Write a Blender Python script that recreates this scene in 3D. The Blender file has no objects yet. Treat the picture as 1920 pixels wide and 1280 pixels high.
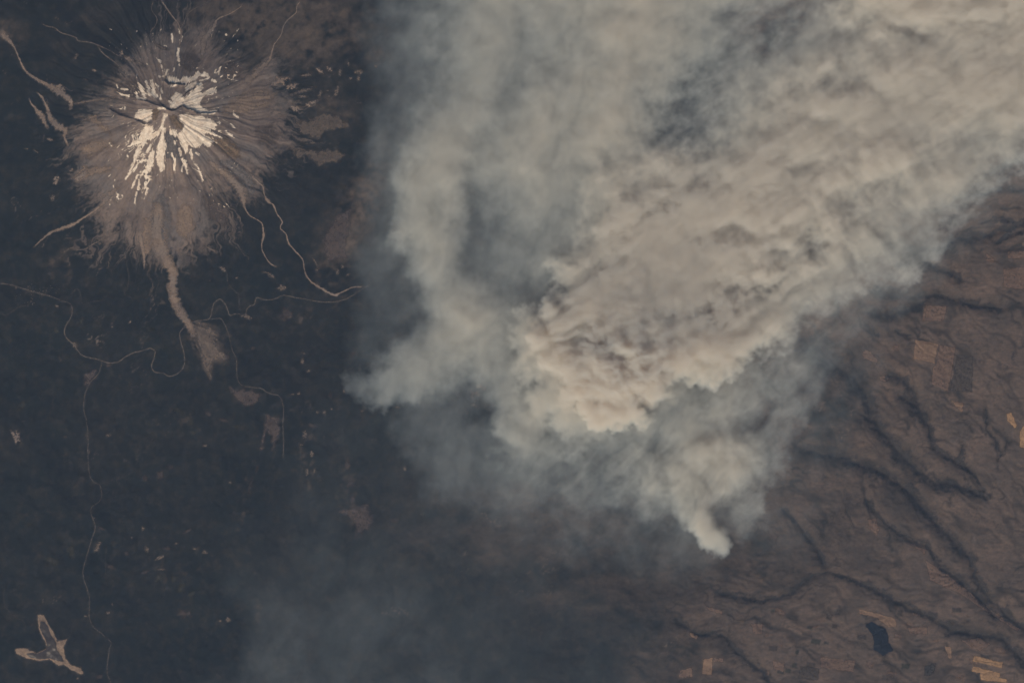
import bpy, math, random
import numpy as np
from mathutils import Vector

# ------------------------------------------------------------------ camera, sky, sun, exposure
PX = 21.5                      # metres on the ground for one pixel of the photograph
CAM_H = 400000.0               # orbital altitude
S = bpy.context.scene
COL = S.collection
cam = bpy.data.objects.new('camera', bpy.data.cameras.new('camera'))
COL.objects.link(cam)
S.camera = cam
cam.location = (0, 0, CAM_H)
cam.data.sensor_fit = 'HORIZONTAL'
cam.data.angle = 2 * math.atan(960 * PX / CAM_H)
cam.data.clip_start = 1000
cam.data.clip_end = 900000

SUN_EL, SUN_AZ = 43.0, 204.0   # from the south-south-west
w = bpy.data.worlds.new('World')
S.world = w
w.use_nodes = True
wn = w.node_tree.nodes
sky = wn.new('ShaderNodeTexSky')
sky.sky_type = 'NISHITA'
sky.sun_disc = False
sky.sun_elevation = math.radians(SUN_EL)
sky.sun_rotation = math.radians(SUN_AZ)
sky.air_density = 1.0
sky.dust_density = 2.0
w.node_tree.links.new(sky.outputs[0], wn['Background'].inputs[0])
wn['Background'].inputs[1].default_value = 0.05
sl = bpy.data.lights.new('sun', 'SUN')
sl.energy = 3.15
sl.angle = math.radians(0.5)
sl.color = (1.0, 0.86, 0.70)
so = bpy.data.objects.new('sun', sl)
COL.objects.link(so)
_a, _e = math.radians(SUN_AZ), math.radians(SUN_EL)
sdir = Vector((math.sin(_a) * math.cos(_e), math.cos(_a) * math.cos(_e), math.sin(_e)))
so.rotation_euler = (-sdir).to_track_quat('-Z', 'Y').to_euler()
so.location = sdir * 60000
S.view_settings.view_transform = 'Standard'
S.view_settings.look = 'None'
S.view_settings.gamma = 1
S.view_settings.exposure = 0.0
S.view_settings.use_curve_mapping = False
S.cycles.max_bounces = 8
S.cycles.diffuse_bounces = 2
S.cycles.volume_bounces = 4
S.cycles.transparent_max_bounces = 16
S.cycles.volume_step_rate = 3.2
S.cycles.volume_max_steps = 256
S.cycles.use_denoising = True

random.seed(4)
RNG = np.random.RandomState(11)

# ------------------------------------------------------------------ numpy helpers (u, v = ground grid in 21.5 m steps, v to the south)
PERM = np.concatenate([RNG.permutation(256)] * 3)
GA = RNG.rand(256) * 2 * np.pi
GX, GY = np.cos(GA), np.sin(GA)


def pnoise(x, y):
    xi = np.floor(x).astype(np.int64); yi = np.floor(y).astype(np.int64)
    xf = x - xi; yf = y - yi
    xi &= 255; yi &= 255
    a = xf * xf * xf * (xf * (xf * 6 - 15) + 10); b = yf * yf * yf * (yf * (yf * 6 - 15) + 10)

    def g(i, j):
        h = PERM[PERM[(xi + i) & 255] + ((yi + j) & 255)]
        return GX[h] * (xf - i) + GY[h] * (yf - j)
    x0 = g(0, 0) * (1 - a) + g(1, 0) * a
    x1 = g(0, 1) * (1 - a) + g(1, 1) * a
    return (x0 * (1 - b) + x1 * b) * 1.5


def fbm(x, y, o=5, seed=0, gain=0.5):
    s = 0; amp = 1.0; t = 0; f = 1.0
    for k in range(o):
        s = s + amp * pnoise(x * f + seed * 17.3 + k * 5.7, y * f + seed * 9.1 - k * 3.3)
        t += amp; amp *= gain; f *= 2.03
    return s / t


def billow(x, y, o=4, seed=0):
    s = 0; amp = 1.0; t = 0; f = 1.0
    for k in range(o):
        s = s + amp * (1 - np.abs(pnoise(x * f + seed * 7.7 + k, y * f - seed * 3.1 + k)) * 1.7)
        t += amp; amp *= 0.5; f *= 2.1
    return s / t


def sst(a, b, x):
    t = np.clip((x - a) / (b - a), 0, 1)
    return t * t * (3 - 2 * t)


def sdf_poly(poly, U, V):
    p = np.array(poly, float)
    d2 = np.full(U.shape, 1e18); ins = np.zeros(U.shape, bool)
    n = len(p)
    for i in range(n):
        ax, ay = p[i]; bx, by = p[(i + 1) % n]
        ex, ey = bx - ax, by - ay
        wx, wy = U - ax, V - ay
        t = np.clip((wx * ex + wy * ey) / (ex * ex + ey * ey + 1e-9), 0, 1)
        d2 = np.minimum(d2, (wx - ex * t) ** 2 + (wy - ey * t) ** 2)
        c = ((ay <= V) & (by > V)) | ((by <= V) & (ay > V))
        ins ^= c & (U < ax + (V - ay) / (by - ay + 1e-12) * ex)
    d = np.sqrt(d2)
    return np.where(ins, d, -d)


def line_near(pts, U, V):
    """distance to a polyline, with the radius and strength interpolated along it (pts: u, v, r[, a])"""
    best = np.full(U.shape, 1e9); R = np.ones(U.shape); A = np.ones(U.shape); D = np.full(U.shape, 1e9)
    pts = [tuple(q) + ((1.0,) if len(q) == 3 else ()) for q in pts]
    if len(pts) == 1:
        pts = pts * 2
    for p, q in zip(pts[:-1], pts[1:]):
        ex, ey = q[0] - p[0], q[1] - p[1]
        t = np.clip(((U - p[0]) * ex + (V - p[1]) * ey) / (ex * ex + ey * ey + 1e-9), 0, 1)
        d = np.hypot(U - p[0] - ex * t, V - p[1] - ey * t)
        r = p[2] + (q[2] - p[2]) * t
        k = d / r
        m = k < best
        best = np.where(m, k, best); R = np.where(m, r, R); D = np.where(m, d, D)
        A = np.where(m, p[3] + (q[3] - p[3]) * t, A)
    return best, R, A, D


def zm(x0, y0, s, pts):
    """points read off an enlarged sheet back to ground units"""
    return [tuple([x0 + p[0] / s, y0 + p[1] / s]) + tuple(p[2:]) for p in pts]


def spline(pts, step=1.0):
    """Catmull-Rom through points of any width"""
    P = np.array(pts, float)
    if len(P) < 3:
        n = max(2, int(np.hypot(*(P[1] - P[0])[:2]) / step) + 1)
        t = np.linspace(0, 1, n)[:, None]
        return P[0] * (1 - t) + P[1] * t
    Q = np.vstack([2 * P[0] - P[1], P, 2 * P[-1] - P[-2]])
    out = []
    for i in range(1, len(Q) - 2):
        n = max(2, int(np.hypot(*(Q[i + 1] - Q[i])[:2]) / step) + 1)
        t = np.linspace(0, 1, n, endpoint=False)[:, None]
        a, b, c, d = Q[i - 1], Q[i], Q[i + 1], Q[i + 2]
        out.append(0.5 * (2 * b + (c - a) * t + (2 * a - 5 * b + 4 * c - d) * t * t + (3 * b - a - 3 * c + d) * t ** 3))
    out.append(P[-1:])
    return np.vstack(out)


def WX(u): return (np.asarray(u, float) - 960) * PX
def WY(v): return (640 - np.asarray(v, float)) * PX

# ------------------------------------------------------------------ mesh helpers


def mesh_quads(name, co, quads, mat, parent=None, attrs=None, smooth=True):
    me = bpy.data.meshes.new(name)
    co = np.asarray(co, np.float32); f = np.asarray(quads, np.int32)
    me.vertices.add(len(co)); me.vertices.foreach_set('co', co.ravel())
    me.loops.add(f.size); me.loops.foreach_set('vertex_index', f.ravel())
    me.polygons.add(len(f)); me.polygons.foreach_set('loop_start', np.arange(len(f), dtype=np.int32) * f.shape[1])
    me.polygons.foreach_set('use_smooth', np.full(len(f), smooth))
    me.update(calc_edges=True)
    for k, a in (attrs or {}).items():
        at = me.attributes.new(k, 'FLOAT', 'POINT')
        at.data.foreach_set('value', np.asarray(a, np.float32).ravel())
    if mat: me.materials.append(mat)
    o = bpy.data.objects.new(name, me)
    COL.objects.link(o)
    if parent: o.parent = parent
    return o


def tag(o, label=None, cat=None, group=None, kind=None):
    for k, x in (('label', label), ('category', cat), ('group', group), ('kind', kind)):
        if x: o[k] = x
    return o


class NT:
    def __init__(s, name):
        s.m = bpy.data.materials.new(name); s.m.use_nodes = True
        s.n = s.m.node_tree.nodes; s.l = s.m.node_tree.links
        s.b = s.n['Principled BSDF']
        s.b.inputs['Roughness'].default_value = 0.95
        s.b.inputs['Specular IOR Level'].default_value = 0.1
        s.pos = s.n.new('ShaderNodeNewGeometry').outputs['Position']

    def noise(s, size, detail=5, stretch=None, rough=0.6, dist=0.0):
        t = s.n.new('ShaderNodeTexNoise')
        t.inputs['Scale'].default_value = 1.0 / size
        t.inputs['Detail'].default_value = detail; t.inputs['Roughness'].default_value = rough
        t.inputs['Distortion'].default_value = dist
        if stretch:
            mp = s.n.new('ShaderNodeMapping'); mp.inputs['Rotation'].default_value[2] = stretch[0]
            mp.inputs['Scale'].default_value = (stretch[1], stretch[2], 1)
            s.l.new(s.pos, mp.inputs[0]); s.l.new(mp.outputs[0], t.inputs['Vector'])
        else:
            s.l.new(s.pos, t.inputs['Vector'])
        return t.outputs['Fac']

    def ramp(s, f, *stops):
        r = s.n.new('ShaderNodeValToRGB')
        while len(r.color_ramp.elements) < len(stops): r.color_ramp.elements.new(0.5)
        for e, (p, c) in zip(r.color_ramp.elements, stops):
            e.position = p; e.color = tuple(c) + (1,) if len(c) == 3 else c
        s.l.new(f, r.inputs[0]); return r.outputs[0]

    def attr(s, name):
        a = s.n.new('ShaderNodeAttribute'); a.attribute_name = name
        return a.outputs['Fac']

    def mix(s, f, a, b, mode='MIX'):
        x = s.n.new('ShaderNodeMix'); x.data_type = 'RGBA'; x.blend_type = mode
        for sock, val in ((x.inputs[0], f), (x.inputs[6], a), (x.inputs[7], b)):
            if hasattr(val, 'is_linked'): s.l.new(val, sock)
            elif isinstance(val, (int, float)): sock.default_value = val
            else: sock.default_value = tuple(val) + (1,)
        return x.outputs[2]

    def math(s, op, a, b):
        x = s.n.new('ShaderNodeMath'); x.operation = op; x.use_clamp = False
        for sock, val in zip(x.inputs, (a, b)):
            if hasattr(val, 'is_linked'): s.l.new(val, sock)
            else: sock.default_value = val
        return x.outputs[0]

    def done(s, c, thin=False):
        s.l.new(c, s.b.inputs['Base Color'])
        if thin:                                # cover that thins out towards its rim and lets the ground show
            tr = s.n.new('ShaderNodeBsdfTransparent'); mx = s.n.new('ShaderNodeMixShader')
            br = s.math('MULTIPLY', s.attr('cover'), s.ramp(s.noise(110, 4, None, 0.7), (0.25, g(0.6)), (0.5, g(1))))
            s.l.new(br, mx.inputs[0]); s.l.new(tr.outputs[0], mx.inputs[1]); s.l.new(s.b.outputs[0], mx.inputs[2])
            s.l.new(mx.outputs[0], s.n['Material Output'].inputs[0])
        return s.m


def g(v): return (v, v, v)


def mottled(name, c0, c1, size=300.0, stretch=None, c2=None, spread=(0.3, 0.7), thin=True):
    t = NT(name)
    c = t.ramp(t.noise(size, 6, stretch, 0.65), (spread[0], c0), (spread[1], c1))
    if c2: c = t.mix(t.ramp(t.noise(size * 3.3, 4), (0.42, g(0)), (0.68, g(0.8))), c, c2)
    f = t.ramp(t.noise(70, 3), (0.2, g(0.68)), (0.8, g(1.26)))
    return t.done(t.mix(1.0, c, f, 'MULTIPLY'), thin)


def land_material(name):
    """forest, dry plateau, thin burned wood and bare volcanic ash, blended by how much of each covers the ground"""
    t = NT(name)
    big, mid, fine = t.noise(3500, 4), t.noise(420, 6, None, 0.65), t.noise(90, 4)
    forest = t.mix(t.ramp(big, (0.35, g(0)), (0.65, g(1))), (0.0070, 0.0105, 0.0105), (0.0118, 0.0132, 0.0125))
    forest = t.mix(t.ramp(mid, (0.48, g(0)), (0.74, g(0.8))), forest, (0.034, 0.030, 0.024))
    forest = t.mix(t.ramp(mid, (0.22, g(0.7)), (0.45, g(0))), forest, (0.004, 0.0070, 0.0075))
    dry = t.mix(t.ramp(t.noise(1500, 6, None, 0.6), (0.3, g(0)), (0.7, g(1))), (0.066, 0.056, 0.051), (0.136, 0.101, 0.083))
    dry = t.mix(t.ramp(t.noise(500, 6, (0.7, 1, 3.5), 0.65), (0.47, g(0)), (0.7, g(0.7))), dry, (0.062, 0.054, 0.049))
    dry = t.mix(1.0, dry, t.ramp(t.noise(240, 5, (0.7, 1, 1.8), 0.7), (0.25, g(0.74)), (0.75, g(1.24))), 'MULTIPLY')
    scrub = t.mix(t.ramp(mid, (0.3, g(0)), (0.7, g(1))), (0.040, 0.035, 0.029), (0.112, 0.086, 0.068))
    st = t.attr('streak')
    bare = t.mix(st, (0.112, 0.092, 0.085), (0.225, 0.178, 0.152))
    bare = t.mix(t.ramp(t.noise(1600, 4), (0.47, g(0)), (0.62, g(0.85))), bare, (0.128, 0.116, 0.113))
    bare = t.mix(t.ramp(t.noise(900, 5), (0.52, g(0)), (0.68, g(0.7))), bare, (0.082, 0.066, 0.058))
    bare = t.mix(t.ramp(mid, (0.56, g(0)), (0.75, g(0.45))), bare, (0.19, 0.125, 0.085))
    c = t.mix(t.attr('dry'), forest, dry)
    c = t.mix(t.attr('scrub'), c, scrub)
    c = t.mix(t.attr('bare'), c, bare)
    f = t.ramp(fine, (0.2, g(0.78)), (0.8, g(1.2)))
    return t.done(t.mix(1.0, c, f, 'MULTIPLY'))

# ------------------------------------------------------------------ traced lines of the place
Z1 = (0, 0, 4.2675); Z2 = (380, 0, 4.2675); Z3 = (0, 280, 4.2675); Z4 = (380, 280, 4.2675)
Z5 = (0, 500, 3.556); Z6 = (360, 560, 4.2675); Z7 = (0, 840, 2.909); Z8 = (380, 840, 2.909)
ZR = (1440, 560, 3.369); ZS = (1200, 900, 2.667); ZT = (1480, 260, 3.764)
SN = (200, 120, 7.11); SM = (200, 260, 7.11)
PEAK = (315.0, 207.0)

TIMBER = [(255, 108), (238, 140), (205, 172), (178, 190), (215, 196), (170, 222), (150, 238), (140, 262), (150, 292), (160, 318), (138, 332), (160, 352),
          (190, 368), (205, 392), (222, 420), (232, 448), (258, 470), (280, 485), (312, 482), (335, 462), (352, 440), (372, 440), (382, 412),
          (392, 375), (410, 355), (440, 372), (462, 378), (482, 360), (476, 330), (505, 312), (522, 285), (526, 250), (530, 215), (520, 185), (508, 160),
          (506, 118), (468, 142), (445, 128), (425, 108), (402, 80), (408, 40), (384, 48), (350, 62), (334, 44), (318, 62), (292, 70), (272, 92)]

CANYONS = [
    ('wide dark wooded canyon head beside the eastern smoke edge, narrowing towards the plain',
     [(1529, 646, 30), (1568, 685, 25), (1606, 708, 20), (1627, 744, 14), (1633, 780, 12), (1660, 815, 14), (1692, 854, 19), (1722, 881, 19), (1755, 904, 14), (1790, 907, 11), (1826, 921, 9), (1850, 932, 6)]),
    ('short wooded side canyon below the tan square field, joining the two-pronged gully',
     [(1692, 744, 10), (1713, 756, 13), (1731, 777, 12), (1743, 803, 8), (1752, 836, 9), (1766, 849, 8), (1796, 866, 9), (1820, 883, 7), (1835, 898, 6), (1844, 919, 5)]),
    ('thin arched wooded gully next to the small pale round clearing', [(1668, 705, 6), (1695, 711, 9), (1713, 735, 6), (1722, 753, 6)]),
    ('long dark wooded canyon with ragged banks that becomes the deep river canyon',
     [(1493, 836, 13), (1538, 849, 15), (1582, 857, 14), (1630, 875, 13), (1665, 892, 13), (1695, 912, 13), (1716, 934, 13), (1736, 956, 15), (1762, 986, 14), (1800, 1024, 12), (1822, 1050, 8), (1830, 1080, 8), (1852, 1117, 9), (1879, 1142, 10), (1900, 1165, 9), (1925, 1180, 8)]),
    ('faint wooded draw leading away from the bright southern smoke tip', [(1470, 956, 6), (1500, 986, 7), (1530, 1027, 6), (1549, 1061, 5)]),
    ('very long sinuous wooded creek canyon curving round north of the dark blue reservoir',
     [(1357, 1110, 4), (1425, 1125, 6), (1477, 1114, 6), (1519, 1080, 4), (1556, 1072, 4), (1605, 1087, 7), (1635, 1102, 8), (1687, 1129, 7), (1744, 1155, 7), (1785, 1181, 9), (1837, 1189, 9), (1882, 1196, 9), (1912, 1230, 11), (1930, 1250, 11)]),
    ('wooded draw running past the small square fields in the far south', [(1267, 1159, 5), (1305, 1185, 5), (1357, 1192, 5), (1387, 1226, 6), (1432, 1260, 7), (1450, 1285, 7)]),
    ('thin wooded draw beside the long pale stripe of stubble', [(1624, 937, 5), (1650, 971, 5), (1687, 1001, 5), (1736, 1020, 6), (1762, 1057, 5), (1800, 1087, 5), (1837, 1121, 8), (1867, 1155, 8)]),
    ('broad dark wooded canyon coming out from under the ragged northern smoke edge',
     [(1672, 455, 11), (1700, 462, 9), (1719, 470, 11), (1759, 466, 10), (1799, 446, 11), (1839, 443, 10), (1878, 433, 11), (1925, 415, 8)]),
    ('small wooded branch forking off the broad northern canyon', [(1868, 455, 4), (1890, 444, 5), (1915, 434, 4)]),
    ('straight thin wooded ravine in brown upland between two dark canyons', [(1791, 370, 5), (1839, 362, 5), (1892, 353, 5), (1925, 356, 5)]),
    ('wooded ravine in the northernmost clear ground, half veiled by smoke', [(1848, 326, 5), (1878, 316, 8), (1905, 300, 9), (1930, 290, 8)]),
    ('faint crooked ravine just north of the broad northern canyon', [(1844, 417, 4), (1878, 406, 5), (1905, 419, 4)]),
    ('tiny wooded ravine above the bright tan field on the northern plateau', [(1878, 467, 3), (1918, 464, 4)]),
    ('slanting wooded ravine in reddish upland south of the broad northern canyon', [(1730, 486, 5), (1751, 499, 5), (1780, 508, 6), (1801, 523, 4)]),
    ('dark wooded canyon south of the reddish upland, ending in a blunt tip', [(1645, 545, 10), (1679, 552, 14), (1719, 555, 10), (1759, 552, 7), (1799, 563, 7), (1839, 573, 9), (1878, 577, 7)]),
    ('dark wooded slope under the thin smoke east of the plume', [(1640, 588, 9), (1670, 588, 12), (1700, 581, 10), (1735, 566, 5)]),
    ('small wooded hollow west of the square tan field', [(1630, 610, 5), (1645, 628, 4)]),
    ('short wooded crease above the square tan field', [(1677, 619, 4), (1707, 631, 4)]),
    ('thin dry wash east of the two-pronged gully', [(1808, 833, 2.5), (1800, 857, 2.5), (1812, 876, 2)]),
    ('long thin wash crossing the eastern plain near the bright tan fields', [(1850, 768, 2.5), (1852, 806, 3), (1870, 827, 3), (1874, 854, 2.5), (1872, 880, 2)]),
    ('short thin wash below the bright tan fields', [(1893, 828, 2.5), (1876, 854, 2.5)]),
]

# ------------------------------------------------------------------ ground heights and cover


RIDGES = [zm(*SN, [(60, 620), (200, 700), (330, 740), (450, 780), (520, 820), (600, 810)]),
          zm(*SN, [(830, 630), (900, 650), (960, 630), (1040, 580), (1100, 620), (1180, 640), (1240, 680), (1400, 680), (1490, 650)]),
          zm(*SN, [(430, 500), (560, 520), (650, 560), (800, 600), (830, 630)]),
          zm(*SN, [(800, 250), (850, 290), (900, 285), (1000, 300), (1050, 300)]),
          zm(*SN, [(1040, 470), (1080, 410), (1150, 370), (1230, 300)])]
RIDGE_H = [90, 115, 90, 80, 75]


def bell(cx, cy, rx, ry, U, V, rot=0.0):
    c, s = math.cos(rot), math.sin(rot)
    x = (U - cx) * c + (V - cy) * s; y = -(U - cx) * s + (V - cy) * c
    return np.exp(-((x / rx) ** 2 + (y / ry) ** 2))


def drainage(U, V):
    """dendritic gullies of the eastern plateau, running down to the east"""
    out = np.zeros(U.shape)
    for ang, v0, v1, sd in ((-0.12, -9999, 520, 1), (0.72, 520, 1040, 2), (0.22, 1040, 9999, 3)):
        wgt = sst(v0 - 70, v0 + 70, V) * (1 - sst(v1 - 70, v1 + 70, V))
        m = (wgt > 0) & (U > 1000)
        if not m.any(): continue
        u, v = U[m], V[m]
        c, s = math.cos(ang), math.sin(ang)
        wu = 22 * fbm(u / 60, v / 60, 4, 600 + sd); wv = 22 * fbm(u / 60, v / 60, 4, 610 + sd)
        x, y = ((u + wu) * c + (v + wv) * s), (-(u + wu) * s + (v + wv) * c)
        a = 1 - np.abs(fbm(x / 190, y / 62, 3, 620 + sd)) * 5.0
        b = 1 - np.abs(fbm(x / 80, y / 30, 3, 630 + sd)) * 6.5
        d = 1 - np.abs(fbm(x / 36, y / 15, 3, 640 + sd)) * 6.5
        out[m] += wgt[m] * np.clip(np.maximum(np.maximum(sst(0.45, 1.0, a), 0.85 * sst(0.5, 1.0, b)), 0.55 * sst(0.5, 1.0, d)), 0, 1)
    return out


def cover(U, V):
    """share of ash, dry plateau, thin wood over the ground"""
    du, dv = U - PEAK[0], V - PEAK[1]
    r = np.hypot(du, dv) + 1e-6
    th = np.arctan2(dv, du)
    wob = fbm(U / 90, V / 90, 4, 3) * 0.14 + fbm(U / 22, V / 22, 3, 4) * 0.05
    cx, cy = np.cos(th + wob), np.sin(th + wob)
    ray = fbm(cx * 8 + r * 0.004, cy * 8 - r * 0.004, 6, 5, 0.62)
    ray2 = fbm(cx * 48 + r * 0.014, cy * 48, 4, 8, 0.62)
    near = (U > 60) & (U < 640) & (V < 640)
    sd = np.full(U.shape, -400.0)
    if near.any(): sd[near] = sdf_poly(TIMBER, U[near], V[near])
    k = sst(60, 330, r)
    f24 = fbm(U / 24, V / 24, 4, 1)
    sd = sd + 46 * fbm(cx * 2.7, cy * 2.7, 3, 6) * k
    bare = sst(-26, 20, sd + (ray * 48 + ray2 * 52) * (0.5 + 0.5 * k) + f24 * 30 + fbm(U / 6, V / 6, 3, 2) * 12)
    # stunted wood creeping up the gullies inside the timberline
    gul = sst(0.05, 0.38, ray2 * 0.75 + f24 * 0.5 + ray * 0.35) * (1 - sst(15, 85, sd))
    bare = bare * (1 - 0.62 * gul)
    # braided fingers on the south-western and eastern skirts
    skirt = np.maximum(bell(195, 470, 90, 45, U, V), np.maximum(bell(430, 420, 50, 60, U, V), bell(545, 250, 45, 90, U, V)))
    skirt = np.maximum(skirt, np.maximum(bell(330, 40, 70, 50, U, V) * 0.9, bell(200, 190, 45, 25, U, V)))
    fing = sst(0.0, 0.2, ray2 * 0.8 + ray * 0.3 + 0.10 - (1 - skirt) * 0.45)
    bare = np.maximum(bare, fing * 0.5)
    streak = np.clip(0.46 + ray * 0.9 + ray2 * 0.75 + f24 * 0.55, 0, 1)
    # thin / burned wood
    n = fbm(U / 60, V / 60, 5, 12)
    n2 = fbm(U / 16, V / 16, 4, 14)
    sc = 1.1 * bell(565, 60, 100, 62, U, V) + 0.75 * bell(480, 40, 75, 45, U, V) + 0.55 * bell(390, 15, 60, 30, U, V)
    sc = sc + 0.85 * bell(655, 425, 34, 95, U, V, 0.45) + 0.4 * bell(700, 330, 20, 60, U, V, 0.3)
    sc = sc + 0.55 * bell(20, 60, 34, 22, U, V, 0.8) + 0.35 * bell(180, 30, 26, 20, U, V) + 0.25 * bell(110, 85, 20, 12, U, V)
    sc = sc + 0.35 * bell(105, 490, 45, 12, U, V, -0.6) + 0.35 * bell(130, 525, 30, 14, U, V) + 0.35 * bell(80, 552, 40, 12, U, V, 0.2)
    sc = sc + 0.45 * bell(620, 195, 35, 20, U, V) + 0.4 * bell(640, 230, 26, 22, U, V) + 0.3 * bell(700, 105, 22, 12, U, V)
    sc = sc + 0.30 * bell(150, 915, 11, 26, U, V) + 0.22 * bell(320, 1050, 50, 26, U, V) + 0.2 * bell(340, 790, 30, 26, U, V) + 0.2 * bell(210, 800, 30, 18, U, V)
    sc = sc + 0.30 * bell(655, 930, 22, 70, U, V) + 0.30 * bell(580, 860, 18, 60, U, V) + 0.3 * bell(460, 940, 9, 60, U, V, 0.15) + 0.3 * bell(482, 1130, 8, 45, U, V)
    sc = sc + 0.3 * bell(555, 590, 35, 20, U, V) + 0.2 * bell(650, 560, 30, 20, U, V) + 0.4 * bell(400, 650, 45, 40, U, V, 0.6)
    scrub = np.clip(sc * (1.0 + 1.6 * n + 2.0 * n2) + (n2 - 0.34) * 0.8 * (V > 500), 0, 1) * (1 - bare)
    # dry plateau of the east
    edge = (U - (1345 - 0.13 * (V - 640))) + 200 * fbm(U / 260, V / 260, 4, 20) + 60 * fbm(U / 60, V / 60, 4, 22)
    dry = sst(-130, 190, edge)
    dry = np.maximum(dry, 0.42 * np.clip(bell(1040, 985, 230, 75, U, V) * (1.1 + 2.2 * fbm(U / 70, V / 40, 5, 24)), 0, 1))
    dry = np.maximum(dry, 0.40 * np.clip(bell(1150, 1120, 160, 60, U, V) * (1.0 + 2.0 * fbm(U / 60, V / 40, 5, 25)), 0, 1))
    wood = np.zeros(U.shape)
    for _, pts in CANYONS:
        m = (np.abs(U - np.mean([p[0] for p in pts])) < 360) & (U > 1050)
        if m.any():
            kk, R, A, D = line_near(pts, U[m], V[m])
            wood[m] = np.maximum(wood[m], np.exp(-(D / (R * 1.1 + 2)) ** 2))
    dry = dry * (1 - 0.40 * np.clip(wood * (1.0 + 1.2 * n), 0, 1))
    dry = dry * (1 - 0.62 * drainage(U, V) * np.clip(0.75 + 1.8 * n, 0.1, 1.3))
    dk = 0.75 * bell(1560, 720, 90, 90, U, V) + 0.6 * bell(1540, 830, 60, 60, U, V) + 0.55 * bell(1680, 560, 70, 30, U, V) + 0.5 * bell(1440, 1090, 150, 50, U, V) + 0.5 * bell(1430, 1010, 120, 50, U, V)
    dk = dk + 0.5 * bell(1245, 1210, 70, 60, U, V) + 0.5 * bell(1840, 1190, 60, 18, U, V, 0.3) + 0.45 * bell(1700, 960, 70, 25, U, V, 0.7) + 0.4 * bell(1580, 960, 80, 40, U, V, 0.7)
    dry = dry * np.clip(1 - dk * (0.75 + 1.6 * fbm(U / 40, V / 30, 5, 27)), 0.12, 1)
    return dict(bare=bare, streak=streak, scrub=scrub, dry=np.clip(dry, 0, 1) * (1 - bare))


def height(U, V):
    du, dv = U - PEAK[0], V - PEAK[1]
    r = np.hypot(du, dv) * PX
    th = np.arctan2(dv, du)
    cone = 2200 * np.exp(-np.sqrt(r * r + 700.0 ** 2) / 4600) * 1.16
    wob = fbm(U / 110, V / 110, 4, 31) * 0.14
    cx, cy = np.cos(th + wob), np.sin(th + wob)
    ridge = fbm(cx * 4.2 + r * 6e-5, cy * 4.2, 5, 33, 0.55)
    z = cone + ridge * 190 * np.exp(-((r - 3600) / 3000) ** 2) + fbm(cx * 12, cy * 12 + r * 1e-4, 4, 34) * 34 * np.exp(-((r - 3000) / 2400) ** 2)
    z = z + (fbm(U / 150, V / 150, 6, 36, 0.52)) * 420 * sst(3500, 9000, r) * (1 - 0.65 * sst(1250, 1500, U))
    z = z + fbm(U / 14, V / 14, 4, 38) * (9 + 12 * np.exp(-(r / 4500) ** 2))
    z = z - 350 * sst(1100, 1800, U) + 150
    m = (U > 190) & (U < 430) & (V > 120) & (V < 260)
    if m.any():
        add = np.zeros(m.sum())
        for pts, h in zip(RIDGES, RIDGE_H):
            kk, R, A, D = line_near([(p[0], p[1], 1.0) for p in pts], U[m], V[m] + 1.2 * fbm(U[m] / 6, V[m] / 6, 3, 40))
            add = np.maximum(add, h * np.exp(-(D / 3.2) ** 1.2))
        # the horseshoe crater open to the south and the cirque on the north side
        z[m] += add
    z = z - 30 * drainage(U, V) * sst(1150, 1400, U)
    for _, pts in CANYONS:
        uu = [p[0] for p in pts]; vv = [p[1] for p in pts]
        m = (U > min(uu) - 70) & (U < max(uu) + 70) & (V > min(vv) - 70) & (V < max(vv) + 70)
        if m.any():
            kk, R, A, D = line_near(pts, U[m] + 5 * fbm(U[m] / 18, V[m] / 18, 3, 41), V[m] + 5 * fbm(U[m] / 18, V[m] / 18, 3, 42))
            z[m] -= (R * 15 + 25) * np.exp(-(D / (R * 1.0 + 1.5)) ** 1.3)
    return z


def axis(lo, hi, step, far_lo, far_hi):
    a = np.arange(lo, hi + 0.1, step)
    gl, gr = [], []
    d, x = step, lo
    while x > far_lo: d *= 1.25; x -= d; gl.append(x)
    d, x = step, a[-1]
    while x < far_hi: d *= 1.25; x += d; gr.append(x)
    return np.concatenate([gl[::-1], a, gr])


class Sheet:
    def __init__(s, us, vs):
        s.us, s.vs = us, vs
        s.U, s.V = np.meshgrid(us, vs)
        s.Z = height(s.U, s.V)

    def at(s, u, v, Z=None):
        Z = s.Z if Z is None else Z
        i = np.clip(np.searchsorted(s.us, u) - 1, 0, len(s.us) - 2); j = np.clip(np.searchsorted(s.vs, v) - 1, 0, len(s.vs) - 2)
        a = (u - s.us[i]) / (s.us[i + 1] - s.us[i]); b = (v - s.vs[j]) / (s.vs[j + 1] - s.vs[j])
        return Z[j, i] * (1 - a) * (1 - b) + Z[j, i + 1] * a * (1 - b) + Z[j + 1, i] * (1 - a) * b + Z[j + 1, i + 1] * a * b


def grid_quads(nv, nu, keep=None):
    idx = np.arange(nu * nv).reshape(nv, nu)
    q = np.stack([idx[1:, :-1], idx[1:, 1:], idx[:-1, 1:], idx[:-1, :-1]], -1)
    return q[keep] if keep is not None else q.reshape(-1, 4)


def compact(co, q, attrs=None):
    used = np.unique(q)
    mp = np.full(len(co), -1); mp[used] = np.arange(len(used))
    return co[used], mp[q], {k: a.ravel()[used] for k, a in (attrs or {}).items()}


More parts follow.
